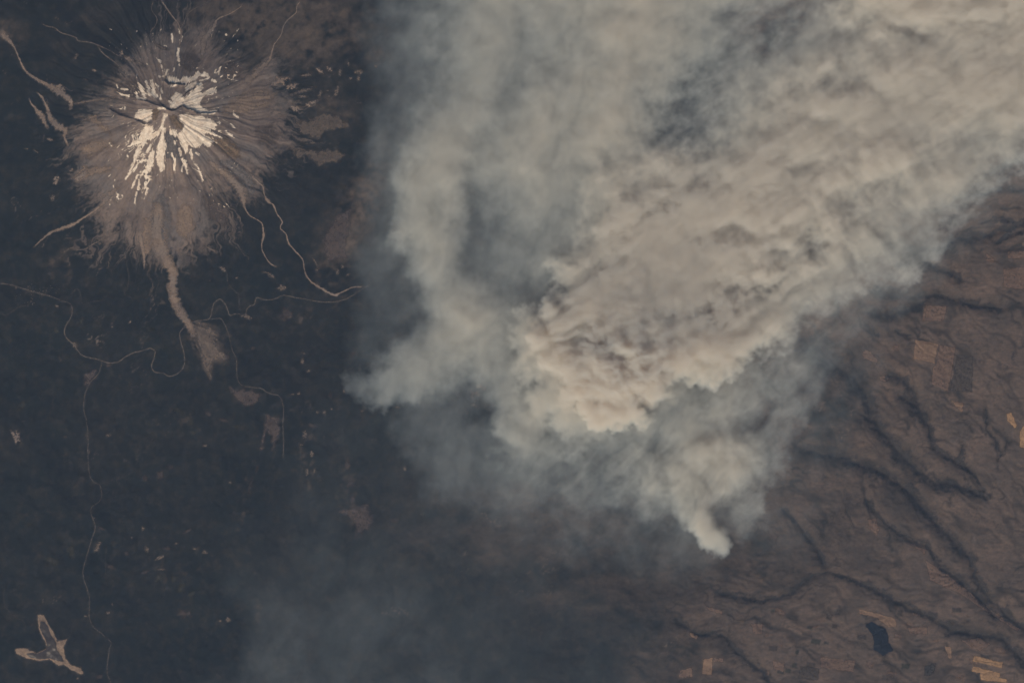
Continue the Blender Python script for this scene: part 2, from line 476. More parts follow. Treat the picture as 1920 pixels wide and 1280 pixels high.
LAND = Sheet(axis(-50, 1970, 2.3, -2800, 4700), axis(-50, 1330, 2.3, -3000, 4300))
MT = Sheet(np.arange(56, 622, 1.25), np.arange(-48, 560, 1.25))
_mu, _mv = MT.U, MT.V
mt_rim = 1 - np.hypot((_mu - 335) / 270, (_mv - 252) / 292) + 0.06 * fbm(_mu / 50, _mv / 50, 3, 50)
rim_land = np.full(LAND.U.shape, -1.0)
_m = (LAND.U > 56) & (LAND.U < 622) & (LAND.V > -48) & (LAND.V < 560)
rim_land[_m] = MT.at(LAND.U[_m], LAND.V[_m], mt_rim)


def ground(u, v):
    u = np.asarray(u, float); v = np.asarray(v, float)
    z = LAND.at(u, v)
    m = (u > 57) & (u < 620) & (v > -47) & (v < 558)
    if m.any():
        zz = MT.at(u[m], v[m]) + 3
        z[m] = np.where(MT.at(u[m], v[m], mt_rim) > 0, np.maximum(zz, z[m]), z[m])
    return z


M_land = land_material('land')
sunk = LAND.Z - 160 * sst(0.015, 0.05, rim_land)
terrain = mesh_quads('terrain', np.stack([WX(LAND.U), WY(LAND.V), sunk], -1).reshape(-1, 3), grid_quads(*LAND.U.shape), M_land, attrs=cover(LAND.U, LAND.V))
tag(terrain, 'dark conifer forest on the west and dry brown plateau on the east', 'terrain', kind='structure')

_in = mt_rim > 0
_keep = _in[:-1, :-1] & _in[1:, :-1] & _in[:-1, 1:] & _in[1:, 1:]
_co, _q, _at = compact(np.stack([WX(MT.U), WY(MT.V), MT.Z + 3], -1).reshape(-1, 3), grid_quads(*MT.U.shape, _keep), cover(MT.U, MT.V))
mountain = mesh_quads('mountain', _co, _q, M_land, attrs=_at)
tag(mountain, 'bare ash-grey volcano with radiating ridges and snow round its summit', 'mountain', kind='structure')

# ------------------------------------------------------------------ draped pieces


def ribbon(name, pts, mat, lift=7.0, rough=0.25, parent=None, n_across=3, step=1.2, seed=0, wander=0.0, edge=0.7, strength=1.0):
    P = spline(pts, step)
    t = np.gradient(P[:, :2], axis=0); t /= np.linalg.norm(t, axis=1)[:, None] + 1e-9
    nrm = np.stack([-t[:, 1], t[:, 0]], -1)
    s = np.arange(len(P)) * step
    if wander: P[:, :2] += nrm * (wander * fbm(s / 9, s * 0 + seed, 3, seed))[:, None]
    half = np.maximum(P[:, 2], 0.3)
    lft = half * (1 + rough * 2.2 * fbm(s / 5.5, s * 0 + 3.3, 4, seed + 1))
    rgt = half * (1 + rough * 2.2 * fbm(s / 5.5, s * 0 + 8.3, 4, seed + 2))
    k = np.linspace(-1, 1, n_across)
    off = np.where(k[None] < 0, k[None] * lft[:, None], k[None] * rgt[:, None])
    U = P[:, 0, None] + nrm[:, 0, None] * off; V = P[:, 1, None] + nrm[:, 1, None] * off
    co = np.stack([WX(U), WY(V), ground(U.ravel(), V.ravel()).reshape(U.shape) + lift], -1).reshape(-1, 3)
    idx = np.arange(U.size).reshape(U.shape)
    q = np.stack([idx[:-1, :-1], idx[:-1, 1:], idx[1:, 1:], idx[1:, :-1]], -1).reshape(-1, 4)
    ends = np.minimum(np.arange(len(P)), np.arange(len(P))[::-1])
    cov = (1 - np.abs(k[None]) ** 2.2 * edge) * (0.25 + 0.75 * np.clip(ends[:, None] / 8.0, 0, 1)) * np.clip(strength + 0.9 * fbm(s / 16, s * 0 + 5.5, 4, seed + 4), 0.1, 1)[:, None]
    return mesh_quads(name, co, q, mat, parent, attrs=dict(cover=cov))


def piece(name, field, box, mat, lift=9.0, cell=0.9, parent=None, flat=None, edge=0.3, strength=1.0):
    """a draped sheet over the cells where field(U, V) > 0"""
    us = np.arange(box[0], box[2] + cell, cell); vs = np.arange(box[1], box[3] + cell, cell)
    U, V = np.meshgrid(us, vs)
    F = field(U, V)
    cen = (F[:-1, :-1] + F[1:, :-1] + F[:-1, 1:] + F[1:, 1:]) / 4
    keep = cen > -edge
    if not keep.any(): return None
    used = np.zeros(U.shape, bool)
    for a in (0, 1):
        for b in (0, 1):
            used[a:a + keep.shape[0], b:b + keep.shape[1]] |= keep
    Z = np.zeros(U.shape)
    Z[used] = ground(U[used], V[used]) + lift if flat is None else flat
    co, q, at = compact(np.stack([WX(U), WY(V), Z], -1).reshape(-1, 3), grid_quads(*U.shape, keep), dict(cover=sst(-edge, edge * 1.6, F) * strength))
    return mesh_quads(name, co, q, mat, parent, attrs=at)


def poly_piece(name, poly, mat, rag=2.0, scale=7.0, seed=0, **kw):
    p = np.array(poly, float)
    kw.setdefault('edge', 1.2)
    box = (p[:, 0].min() - 4, p[:, 1].min() - 4, p[:, 0].max() + 4, p[:, 1].max() + 4)
    return piece(name, lambda U, V: sdf_poly(poly, U, V) + rag * 2 * fbm(U / scale, V / scale, 4, seed + 60), box, mat, **kw)


def blob_piece(name, cx, cy, rx, ry, rot, mat, seed=0, rag=0.5, **kw):
    R = max(rx, ry) * 1.7 + 2
    c, s = math.cos(rot), math.sin(rot)

    def f(U, V):
        x = ((U - cx) * c + (V - cy) * s) / rx; y = (-(U - cx) * s + (V - cy) * c) / ry
        sc = max(2.0, min(rx, ry) * 0.9)
        return 1 - np.hypot(x, y) + rag * 2 * fbm(U / sc, V / sc, 4, seed + 70)
    return piece(name, f, (cx - R, cy - R, cx + R, cy + R), mat, **kw)


M_wood = mottled('canyon_wood', (0.030, 0.031, 0.033), (0.062, 0.055, 0.051), 260, None, (0.040, 0.039, 0.040))
for i, (lab, pts) in enumerate(CANYONS):
    q = [(p[0], p[1], p[2] * 0.78) for p in pts]
    rmax = max(p[2] for p in pts)
    uu = [p[0] for p in pts]; vv = [p[1] for p in pts]

    def fld(U, V, q=q, i=i):
        uw = U + 14 * fbm(U / 24, V / 24, 5, i + 80, 0.6); vw = V + 14 * fbm(U / 24, V / 24, 5, i + 120, 0.6)
        k, R, A, D = line_near(q, uw, vw)
        return 0.85 - k + 1.5 * fbm(U / 9, V / 9, 5, i + 90, 0.65) + 1.3 * fbm(U / 30, V / 30, 3, i + 95)
    o = piece('canyon_woodland', fld, (min(uu) - rmax - 40, min(vv) - rmax - 40, max(uu) + rmax + 40, max(vv) + rmax + 40), M_wood, cell=1.25, lift=12, edge=0.4, strength=0.7)
    tag(o, lab, 'woodland', 'wooded canyons of the dry plateau')

M_ash = mottled('pale_ash', (0.150, 0.118, 0.098), (0.250, 0.192, 0.152), 260, None, (0.18, 0.155, 0.142))
M_ashdim = mottled('dim_gravel', (0.078, 0.066, 0.058), (0.150, 0.119, 0.097), 200)
M_sand = mottled('pale_sand', (0.16, 0.125, 0.098), (0.27, 0.20, 0.15), 180)
BEDS = [
    ('broad pale river of ash flowing south out of the volcano to the highway bridge', M_ash,
     [(300, 380, 9), (297, 411, 15), (297, 444, 18), (306, 475, 14), (319, 498, 11), (325, 516, 10), (325, 540, 9.5), (328, 561, 9.5), (336, 579, 9.5), (347, 597, 8.5), (357, 613, 7), (366, 632, 6)]),
    ('short ash prong west of the broad ash river', M_ash, [(262, 430, 6), (266, 452, 4.5), (271, 480, 3), (272, 505, 1.6)]),
    ('braided sandy river running north-west from the western foot of the volcano', M_ash,
     zm(*Z1, [(0, 255, 9), (60, 310, 6), (120, 380, 2.2), (160, 470, 1.8), (210, 570, 2.6), (300, 640, 3.6), (380, 680, 4.2), (450, 720, 8), (540, 780, 6), (580, 830, 5), (570, 890, 3)])),
    ('thin crooked gravel stream with a fork north-west of the volcano', M_ashdim,
     zm(*Z1, [(330, 180, 1), (370, 212, 1), (440, 228, 1), (500, 270, 1), (610, 305, 1.1), (640, 335, 1.1), (740, 350, 1.1), (830, 385, 1.3), (900, 420, 1.3), (960, 455, 2), (1040, 480, 3), (1100, 500, 2.6), (1200, 560, 4)])),
    ('short gravel fork beside the thin crooked stream', M_ashdim, zm(*Z1, [(790, 375, 0.9), (840, 440, 1), (920, 500, 1), (990, 560, 1.6)])),
    ('pale blunt gravel tongue with a bulb west of the volcano', M_ash, zm(*Z1, [(300, 740, 1.3), (350, 790, 2.6), (390, 880, 3.8), (420, 960, 6), (480, 1020, 8), (535, 1050, 5.5), (525, 1100, 3), (560, 1180, 3)])),
    ('smaller patchy gravel tongue beside the bulb-ended one', M_ash, zm(*Z1, [(240, 790, 1.8), (265, 840, 2), (340, 930, 6), (370, 990, 4), (400, 1035, 2.4)])),
    ('narrow gravel arm linking the sandy river to the volcano flank', M_ashdim, zm(*Z1, [(600, 840, 3), (700, 820, 2.4), (850, 800, 3.6), (960, 790, 4)])),
    ('pale debris flow tapering south-west into the dark forest', M_ash,
     zm(*Z3, [(960, 300, 5), (870, 390, 6), (820, 450, 4), (740, 510, 2.3), (660, 560, 2.3), (600, 600, 3.4), (500, 635, 3.6), (410, 670, 2.9), (340, 725, 1.8), (270, 790, 0.8)])),
    ('faint thin gully below the pale debris flow', M_ashdim, zm(*Z3, [(1000, 640, 1.2), (880, 700, 1), (760, 755, 1), (680, 800, 1), (560, 800, 1.2)])),
    ('long thin winding gravel creek south-east of the volcano reaching the smoke', M_ash,
     zm(*Z4, [(380, 190, 3), (440, 260, 2.4), (485, 300, 2), (500, 370, 1.5), (530, 420, 3.6), (570, 450, 1.8), (600, 520, 1.4), (640, 580, 1.4), (625, 630, 1.4), (670, 680, 1.4), (690, 750, 1.5), (730, 800, 1.4), (800, 880, 1.3), (820, 980, 1.7), (860, 1050, 1.9), (930, 1100, 2.6), (1000, 1140, 3), (1060, 1165, 2.6), (1120, 1140, 1.4), (1200, 1105, 1.6), (1300, 1100, 1.8)])),
    ('wide tan debris fan on the south-eastern flank ending in a thread-like creek', M_ash,
     zm(*Z4, [(50, 80, 3), (90, 130, 5), (200, 210, 8), (290, 300, 8), (330, 400, 7), (340, 460, 2.8), (380, 530, 1.3), (430, 560, 1.3), (480, 600, 1.4), (490, 690, 2.4), (475, 770, 1.4), (490, 830, 0.9), (540, 910, 1.1), (600, 945, 0.8)])),
    ('small gravel spur with a rounded end south of the volcano', M_ashdim, zm(*Z4, [(10, 770, 1.4), (70, 800, 2.6), (130, 830, 4)])),
    ('tan scree tongue bending up the northern flank', M_ash, zm(*Z2, [(340, 40, 0.8), (240, 110, 0.9), (130, 160, 2.2), (100, 220, 4.5), (20, 330, 6), (10, 480, 4)])),
    ('pale creek and wedge of scree on the north-eastern flank', M_ash,
     zm(*Z2, [(800, 0, 0.9), (760, 50, 1), (750, 110, 1.3), (690, 160, 1.9), (650, 220, 1.4), (630, 290, 1.4), (580, 360, 1.8), (560, 420, 2), (530, 500, 4.5), (430, 590, 8), (330, 680, 9)])),
    ('thin hooked stream at the northern foot of the volcano', M_ashdim, zm(*Z1, [(1245, 0, 0.9), (1220, 80, 0.9), (1265, 160, 0.9), (1250, 220, 0.9), (1215, 270, 1), (1250, 350, 2), (1300, 390, 4), (1370, 410, 3)])),
    ('tan gravel chute dropping straight north from the summit', M_ash, zm(*Z1, [(1290, 0, 2), (1380, 130, 1.6), (1440, 210, 2.4), (1460, 300, 2), (1440, 400, 2)])),
    ('faint gravel branch meeting the northern chute', M_ashdim, zm(*Z1, [(1700, 20, 0.8), (1640, 40, 0.9), (1520, 110, 1.4), (1480, 190, 1.8), (1450, 240, 1.6)])),
]
for i, (lab, m, pts) in enumerate(BEDS):
    tag(ribbon('dry_riverbed', [(p[0], p[1], max(p[2], 1.3)) for p in pts], m, lift=10, rough=0.3 if i == 0 else 0.55, seed=i * 3, n_across=7, edge=0.75, strength=1.25), lab, 'riverbed', kind='structure')

fan = zm(*Z5, [(1240, 375), (1330, 360), (1400, 385), (1475, 430), (1470, 490), (1520, 580), (1530, 690), (1440, 650), (1420, 775), (1385, 760), (1340, 680), (1310, 560), (1265, 460)])


def fan_field(U, V):
    th = np.arctan2(V - 600, U - 350); r = np.hypot(U - 350, V - 600)
    return sdf_poly(fan, U, V) / 10 + 1.5 * fbm(th * 9, r / 70, 4, 201, 0.6) + 0.9 * fbm(U / 5, V / 5, 3, 202) - r / 190 - 0.05


tag(piece('alluvial_fan', fan_field, (345, 595, 440, 725), M_ashdim, cell=0.9, edge=0.8, strength=1.0), 'brown feathered fan of gravel spreading below the highway bridge', 'gravel fan', kind='structure')

# tonal slopes of the volcano: older lava, pumice and scree
M_lava = mottled('grey_lava', (0.100, 0.092, 0.091), (0.150, 0.135, 0.130), 300)
M_pumice = mottled('tan_pumice', (0.165, 0.128, 0.103), (0.235, 0.178, 0.138), 300)
M_ochre = mottled('ochre_slope', (0.120, 0.090, 0.062), (0.190, 0.135, 0.090), 220)
M_brown = mottled('brown_slope', (0.070, 0.057, 0.050), (0.115, 0.090, 0.076), 220)
SLOPES = [
    ('lava_slope', M_lava, zm(*Z4, [(100, 90), (260, 95), (340, 160), (400, 220), (430, 330), (400, 380), (330, 310), (270, 220), (200, 160)]), 3),
    ('lava_slope', M_lava, zm(*Z3, [(1240, 420), (1330, 330), (1380, 560), (1370, 700), (1340, 800), (1250, 700), (1220, 560)]), 4),
    ('lava_slope', M_lava, zm(*SN, [(800, 900), (860, 900), (960, 1000), (1000, 1150), (980, 1280), (820, 1280), (810, 1100)]), 3),
    ('pumice_slope', M_pumice, zm(*Z3, [(1420, 480), (1530, 420), (1560, 620), (1510, 730), (1420, 660)]), 3),
    ('pumice_slope', M_pumice, zm(*Z3, [(1170, 560), (1230, 540), (1240, 700), (1200, 860), (1150, 820), (1130, 700)]), 3),
    ('pumice_slope', M_pumice, zm(*Z3, [(570, 250), (680, 140), (930, 140), (900, 180), (720, 230), (630, 270)]), 3),
    ('pumice_slope', M_pumice, zm(*Z1, [(680, 960), (780, 925), (850, 1000), (920, 1090), (860, 1075), (780, 1000)]), 3),
    ('pumice_slope', M_pumice, zm(*Z2, [(150, 900), (300, 760), (480, 700), (580, 760), (540, 850), (320, 930), (220, 940)]), 6),
    ('pumice_slope', M_pumice, zm(*Z1, [(640, 1190), (760, 1110), (900, 1130), (980, 1180), (860, 1200), (720, 1270)]), 5),
    ('ochre_slope', M_ochre, zm(*SN, [(1440, 1000), (1600, 980), (1700, 1040), (1790, 1130), (1800, 1280), (1700, 1280), (1560, 1180), (1450, 1100)]), 4),
    ('ochre_slope', M_ochre, zm(*SN, [(640, 640), (700, 620), (740, 660), (700, 740), (640, 760), (620, 700)]), 1.5),
    ('ochre_slope', M_ochre, zm(*SN, [(860, 700), (940, 700), (1040, 820), (1020, 880), (940, 880), (880, 800)]), 2),
    ('brown_slope', M_brown, zm(*Z1, [(1460, 440), (1560, 420), (1620, 500), (1580, 570), (1470, 580), (1440, 510)]), 4),
    ('brown_slope', M_brown, zm(*Z1, [(900, 700), (1100, 640), (1180, 740), (1100, 800), (950, 780)]), 4),
    ('brown_slope', M_brown, zm(*Z2, [(130, 540), (240, 500), (330, 560), (300, 640), (180, 660)]), 4),
    ('brown_slope', M_brown, zm(*Z2, [(430, 1020), (560, 1000), (620, 1080), (560, 1200), (450, 1140)]), 5),
    ('brown_slope', M_brown, zm(*Z4, [(10, 330), (130, 380), (220, 480), (180, 620), (60, 560), (0, 450)]), 6),
]
for i, (nm, m, pts, e) in enumerate(SLOPES):
    poly_piece(nm, pts, m, rag=4.0, scale=10, seed=i + 230, cell=1.0, lift=6, edge=float(e), strength=0.8, parent=mountain)

# ------------------------------------------------------------------ snow


def snow_field(U, V):
    du, dv = U - PEAK[0], V - PEAK[1]
    r = np.hypot(du, dv) + 1e-6; th = np.arctan2(dv, du)
    wob = fbm(U / 40, V / 40, 3, 210) * 0.25
    st = fbm(np.cos(th + wob) * 30 + r * 0.022, np.sin(th + wob) * 30, 3, 211, 0.5)
    blot = fbm(U / 7, V / 7, 4, 212, 0.6)
    F = np.full(U.shape, -9.0)
    polys = [
        zm(*SN, [(1000, 700), (1100, 680), (1180, 720), (1290, 710), (1340, 750), (1440, 760), (1500, 830), (1400, 870), (1370, 930), (1290, 930), (1340, 990), (1380, 1000), (1440, 1040), (1390, 1110), (1320, 1100), (1310, 1060), (1250, 1120), (1200, 1130), (1110, 1085), (1100, 1170), (1075, 1195), (1035, 1120), (990, 1020), (970, 960), (1040, 900), (1060, 820), (1010, 770)]),
        zm(*SN, [(880, 470), (950, 400), (1020, 420), (1060, 480), (1120, 420), (1190, 350), (1230, 280), (1290, 270), (1300, 330), (1240, 400), (1300, 420), (1400, 340), (1480, 330), (1470, 400), (1330, 440), (1280, 480), (1260, 560), (1300, 610), (1380, 650), (1490, 630), (1440, 670), (1300, 685), (1190, 640), (1090, 590), (1010, 570), (960, 600), (880, 610), (870, 560), (920, 530)]),
        zm(*SN, [(840, 190), (940, 195), (1000, 230), (1050, 190), (1130, 200), (1210, 160), (1240, 110), (1260, 150), (1220, 210), (1130, 260), (1070, 290), (1000, 260), (920, 275), (850, 240)]),
        zm(*SN, [(1070, 320), (1150, 280), (1210, 240), (1210, 290), (1150, 350), (1080, 375)]),
        zm(*SN, [(430, 640), (520, 620), (625, 630), (620, 750), (560, 790), (500, 760), (400, 720)]),
        zm(*SN, [(550, 830), (640, 850), (640, 930), (720, 900), (750, 840), (790, 680), (840, 690), (800, 770), (770, 870), (700, 970), (600, 1030), (450, 1080), (330, 1100), (310, 1085), (440, 1020), (480, 930), (520, 870)]),
        zm(*SN, [(770, 860), (812, 870), (785, 960), (795, 1050), (800, 1110), (690, 1150), (720, 1060), (750, 980)]),
        zm(*SM, [(700, 150), (740, 20), (800, 60), (805, 120), (790, 200), (780, 420), (758, 430), (735, 440), (700, 360), (680, 260)]),
        zm(*SM, [(600, 200), (660, 180), (640, 240), (645, 360), (600, 430), (560, 470), (540, 440), (540, 400), (580, 300)]),
        zm(*SM, [(560, 515), (608, 520), (580, 582)]),
        zm(*SN, [(870, 890), (950, 900), (965, 960), (935, 990), (870, 940)]),
        zm(*SN, [(1270, 180), (1320, 130), (1370, 150), (1370, 185)]),
    ]
    for p in polys:
        b = np.array(p); m = (U > b[:, 0].min() - 6) & (U < b[:, 0].max() + 6) & (V > b[:, 1].min() - 6) & (V < b[:, 1].max() + 6)
        if m.any(): F[m] = np.maximum(F[m], sdf_poly(p, U[m], V[m]) / 2.2)
    lines = [(SM, [(520, 440, 10), (465, 530, 8), (450, 640, 8), (430, 680, 7)]), (SM, [(545, 480, 12), (540, 600, 10), (505, 720, 7)]), (SM, [(430, 490, 7), (385, 600, 8), (350, 670, 4)]),
             (SM, [(415, 720, 6), (385, 870, 7)]), (SM, [(470, 150, 30), (410, 240, 30), (375, 330, 18), (330, 460, 12), (270, 545, 6)]), (SM, [(890, 210, 7), (920, 290, 11), (925, 420, 8)]),
             (SM, [(1020, 285, 12), (1060, 320, 24), (1075, 390, 14), (1085, 465, 8)]), (SM, [(1035, 370, 9), (1020, 440, 7)]), (SM, [(980, 150, 7), (1010, 190, 12), (1010, 240, 10)]),
             (SM, [(1140, 170, 20), (1150, 230, 22), (1148, 290, 9)]), (SM, [(1180, 330, 7), (1230, 380, 9), (1300, 570, 6)]), (SM, [(935, 50, 7), (942, 80, 6)]), (SM, [(560, 670, 6), (515, 810, 5)]),
             (SM, [(460, 30, 12), (330, 90, 14), (300, 100, 6)]), (SM, [(600, 100, 16), (560, 190, 12)]), (SM, [(520, 100, 12), (460, 200, 14), (400, 260, 9)]), (SM, [(440, 340, 7), (380, 440, 6)]), (SM, [(1210, 205, 8), (1245, 230, 7)]),
             (SN, [(620, 240, 14), (660, 340, 20), (640, 420, 30), (690, 450, 18)]), (SN, [(545, 250, 7), (580, 340, 14), (600, 430, 20)]), (SN, [(455, 280, 10), (500, 370, 20), (540, 470, 16)]), (SN, [(420, 400, 10), (440, 470, 14), (540, 490, 12)]),
             (SN, [(750, 350, 8), (770, 400, 7)]), (SN, [(680, 290, 8), (720, 320, 9)]), (SN, [(740, 440, 6), (745, 490, 6)]), (SN, [(210, 410, 10), (320, 450, 9)]), (SN, [(220, 340, 6), (300, 350, 6)]),
             (SN, [(1380, 860, 12), (1480, 880, 12), (1540, 920, 8)]), (SN, [(1380, 920, 16), (1470, 960, 14), (1550, 990, 8)]), (SN, [(1370, 800, 8), (1450, 790, 10), (1530, 800, 6)]), (SN, [(1340, 1000, 12), (1430, 1040, 9)]),
             (SN, [(1570, 760, 7), (1640, 800, 8)]), (SN, [(1660, 800, 7), (1710, 850, 8)]), (SN, [(1705, 680, 6), (1730, 705, 9), (1785, 722, 5)]), (SN, [(1600, 910, 8), (1660, 950, 9), (1710, 990, 5)]),
             (SN, [(1460, 130, 14), (1470, 80, 7)]), (SN, [(1505, 150, 6), (1530, 70, 7)]), (SN, [(1270, 245, 6), (1390, 195, 8)]), (SN, [(1420, 230, 18), (1470, 250, 14)]), (SN, [(1630, 160, 9)]), (SN, [(1545, 185, 8)]),
             (SN, [(905, 320, 10), (970, 285, 12)]), (SN, [(720, 190, 8), (780, 185, 9)]), (SN, [(820, 160, 7), (830, 100, 6)]), (SN, [(720, 610, 9), (810, 615, 9)]), (SN, [(860, 520, 16), (930, 570, 16), (980, 560, 14)]),
             (Z1, [(1440, 405, 7), (1435, 460, 8), (1450, 530, 4)]), (Z1, [(1385, 280, 4), (1395, 350, 4)]), (Z1, [(1445, 240, 7), (1446, 270, 6)]), (Z1, [(1462, 305, 6), (1458, 335, 5)]), (Z1, [(1290, 490, 3), (1315, 580, 3)]), (Z1, [(1340, 610, 4), (1355, 570, 4)]), (Z1, [(1405, 575, 3), (1408, 560, 3)])]
    for zz, pts in lines:
        q = [(p[0], p[1], p[2] / zz[2] * 0.85) for p in zm(*zz, pts)]
        uu = [p[0] for p in q]; vv = [p[1] for p in q]
        m = (U > min(uu) - 6) & (U < max(uu) + 6) & (V > min(vv) - 6) & (V < max(vv) + 6)
        if m.any():
            k, R, A, D = line_near(q, U[m], V[m])
            F[m] = np.maximum(F[m], (1 - k) * R / 2.0)
    scat = 1.25 * bell(262, 262, 26, 26, U, V) + 0.7 * bell(268, 300, 24, 26, U, V) + 0.55 * bell(385, 195, 16, 14, U, V) + 0.6 * bell(398, 258, 20, 18, U, V) + 0.5 * bell(275, 178, 20, 14, U, V) + 0.5 * bell(300, 165, 16, 14, U, V)
    F2 = scat * 1.5 - 1.75 + st * 3.4 + blot * 2.2
    F = np.maximum(F + 0.45 + st * 2.3 + blot * 0.8 + 0.5 * fbm(U / 3.4, V / 3.4, 3, 214), F2 + 0.4 * fbm(U / 3.4, V / 3.4, 3, 214))
    return F


M_snow = NT('old_snow')
_c = M_snow.ramp(M_snow.noise(160, 6, None, 0.65), (0.3, (0.50, 0.41, 0.33)), (0.58, (0.78, 0.70, 0.60)))
_c = M_snow.mix(M_snow.ramp(M_snow.noise(700, 4), (0.5, g(0)), (0.75, g(0.5))), _c, (0.60, 0.47, 0.36))
M_snow = M_snow.done(_c, True)
cs = 0.5
us = np.arange(205, 450, cs); vs = np.arange(55, 390, cs)
U, V = np.meshgrid(us, vs)
F = snow_field(U, V)
keep = (F[:-1, :-1] + F[1:, :-1] + F[:-1, 1:] + F[1:, 1:]) / 4 > -0.25
lab = np.zeros(keep.shape, np.int32)
comps = []
cells = set(zip(*np.nonzero(keep)))
while cells:
    st0 = cells.pop(); stack = [st0]; comp = [st0]
    while stack:
        a, b = stack.pop()
        for nb in ((a + 1, b), (a - 1, b), (a, b + 1), (a, b - 1)):
            if nb in cells:
                cells.remove(nb); stack.append(nb); comp.append(nb)
    comps.append(comp)
comps.sort(key=lambda c: (-len(c), c[0]))
Q = grid_quads(*U.shape, None).reshape(keep.shape + (4,))
CO = np.stack([WX(U), WY(V), ground(U.ravel(), V.ravel()).reshape(U.shape) + 9], -1).reshape(-1, 3)
BIG = 160
SCOV = sst(-0.3, 0.55, F)
for c in comps[:BIG]:
    if len(c) < 6: break
    ii = np.array(c)
    co, q, at = compact(CO, Q[ii[:, 0], ii[:, 1]], dict(cover=SCOV))
    mesh_quads('snow_patch', co, q, M_snow, mountain, attrs=at)
rest = [x for c in comps[BIG:] if len(c) > 1 for x in c]
if rest:
    ii = np.array(rest)
    co, q, at = compact(CO, Q[ii[:, 0], ii[:, 1]], dict(cover=SCOV))
    mesh_quads('snow_flecks', co, q, M_snow, mountain, attrs=at)['kind'] = 'stuff'

# shade of the summit ridge walls, painted as dark strips on their north side
M_ridge_shade = mottled('ridge_shade', (0.030, 0.030, 0.032), (0.060, 0.055, 0.052), 120)
for i, (pts, wd) in enumerate(zip(RIDGES, (1.5, 1.5, 1.3, 1.6, 1.2))):
    q = [(p[0], p[1] - 0.9, wd * (0.45 if k in (0, len(pts) - 1) else 1)) for k, p in enumerate(pts)]
    ribbon('wall_shade', q, M_ridge_shade, lift=13, rough=0.9, parent=mountain, seed=i + 300, step=0.7, strength=0.55, wander=1.2)

# ------------------------------------------------------------------ roads
M_road = mottled('road_verge', (0.072, 0.064, 0.057), (0.110, 0.092, 0.080), 400)
M_track = mottled('forest_track', (0.044, 0.042, 0.039), (0.074, 0.065, 0.058), 400)
ROADS = [
    ('two-lane highway winding from the western village past the pass to the ash-river bridge', M_road, 1.0,
     [(-30, 527), (0, 531), (25, 535), (60, 546), (98, 556), (115, 563), (132, 569), (137, 580), (134, 595), (124, 612), (122, 625), (128, 636), (140, 646), (146, 656), (155, 666), (168, 670), (185, 674), (205, 680), (222, 678), (237, 668), (252, 661), (272, 656), (283, 653), (291, 658), (290, 670), (285, 683), (286, 692), (293, 698), (305, 699), (318, 705), (330, 702), (342, 692), (347, 678), (345, 660), (340, 640), (338, 625), (342, 618), (350, 611)]),
    ('highway loop from the ash-river bridge round the knoll to the gravel junction', M_road, 0.85, [(357, 605), (372, 601), (386, 600), (394, 596), (398, 584), (402, 569), (412, 561), (420, 566), (426, 576), (432, 591), (444, 588), (461, 592)]),
    ('smooth eastern highway curving into the edge of the smoke', M_road, 0.9,
     [(461, 592), (463, 581), (469, 574), (477, 571), (480, 561), (484, 558), (497, 562), (514, 561), (532, 554), (556, 558), (579, 562), (603, 566), (626, 566), (645, 562), (661, 554), (680, 542), (700, 530)]),
    ('highway heading south-east below the gravel fan', M_road, 0.8,
     [(394, 599), (413, 597), (422, 608), (430, 629), (436, 655), (444, 674), (445, 702), (450, 718), (461, 724), (478, 726), (491, 728), (503, 736), (522, 741), (529, 751), (532, 770), (531, 800), (532, 830), (531, 860)]),
    ('long southern highway snaking down past the bird-shaped lake', M_road, 0.75,
     [(192, 677), (189, 690), (184, 702), (169, 718), (160, 739), (158, 767), (163, 790), (166, 823), (165, 852), (168, 888), (175, 902), (187, 909), (191, 926), (186, 940), (172, 950), (172, 964), (179, 988), (172, 1012), (162, 1046), (156, 1074), (163, 1101), (168, 1122), (168, 1156), (175, 1173), (193, 1189), (208, 1203), (206, 1215), (203, 1232), (201, 1259), (208, 1280), (214, 1310)]),
    ('lodge road climbing the southern slope of the volcano', M_track, 0.7, [(238, 462), (238, 491), (241, 505), (243, 517), (241, 538), (235, 546), (237, 553), (248, 558), (252, 564)]),
    ('forest road bending east of the western village', M_track, 0.7, [(131, 559), (136, 550), (143, 542), (150, 545), (153, 557), (154, 566), (160, 570), (169, 567), (194, 562), (200, 556), (218, 560)]),
    ('ski-area road dropping south to the gravel junction', M_track, 0.75, [(421, 505), (427, 512), (428, 528), (436, 540), (448, 554), (449, 568), (450, 579), (458, 588)]),
    ('looping side road south of the western village', M_track, 0.75, [(-20, 580), (0, 584), (11, 591), (25, 583), (39, 574), (53, 572), (60, 563), (63, 551)]),
    ('faint forest track above the bird-shaped lake', M_track, 0.5, [(14, 1094), (7, 1115), (12, 1139), (31, 1156), (46, 1165), (50, 1184)]),
    ('faint forest track east of the southern highway bend', M_track, 0.45, [(200, 1020), (198, 1050), (199, 1080), (203, 1106)]),
    ('faint ridge track in the forest west of the southern highway', M_track, 0.45, [(106, 735), (100, 750), (96, 770), (91, 785)]),
    ('hooked logging track in the western forest', M_track, 0.45, [(68, 735), (74, 744), (82, 750), (88, 748)]),
    ('faint logging track far south of the gravel junction', M_track, 0.45, [(524, 930), (515, 945), (508, 958)]),
    ('switchback track on the braided southern skirt of the volcano', M_track, 0.55, [(184, 470), (182, 480), (186, 497), (196, 499), (205, 490), (214, 482), (222, 470)]),
    ('hairpin track beside the lodge road', M_track, 0.6, [(239, 490), (246, 484), (249, 494), (256, 498), (259, 488), (256, 474), (250, 464)]),
]
for i, (lab_, m, wd, pts) in enumerate(ROADS):
    tag(ribbon('road', [(p[0], p[1], wd * 1.15) for p in pts], m, lift=16, rough=0.35, seed=i + 400, wander=0.9, edge=0.3, strength=1.1), lab_, 'road', kind='structure')

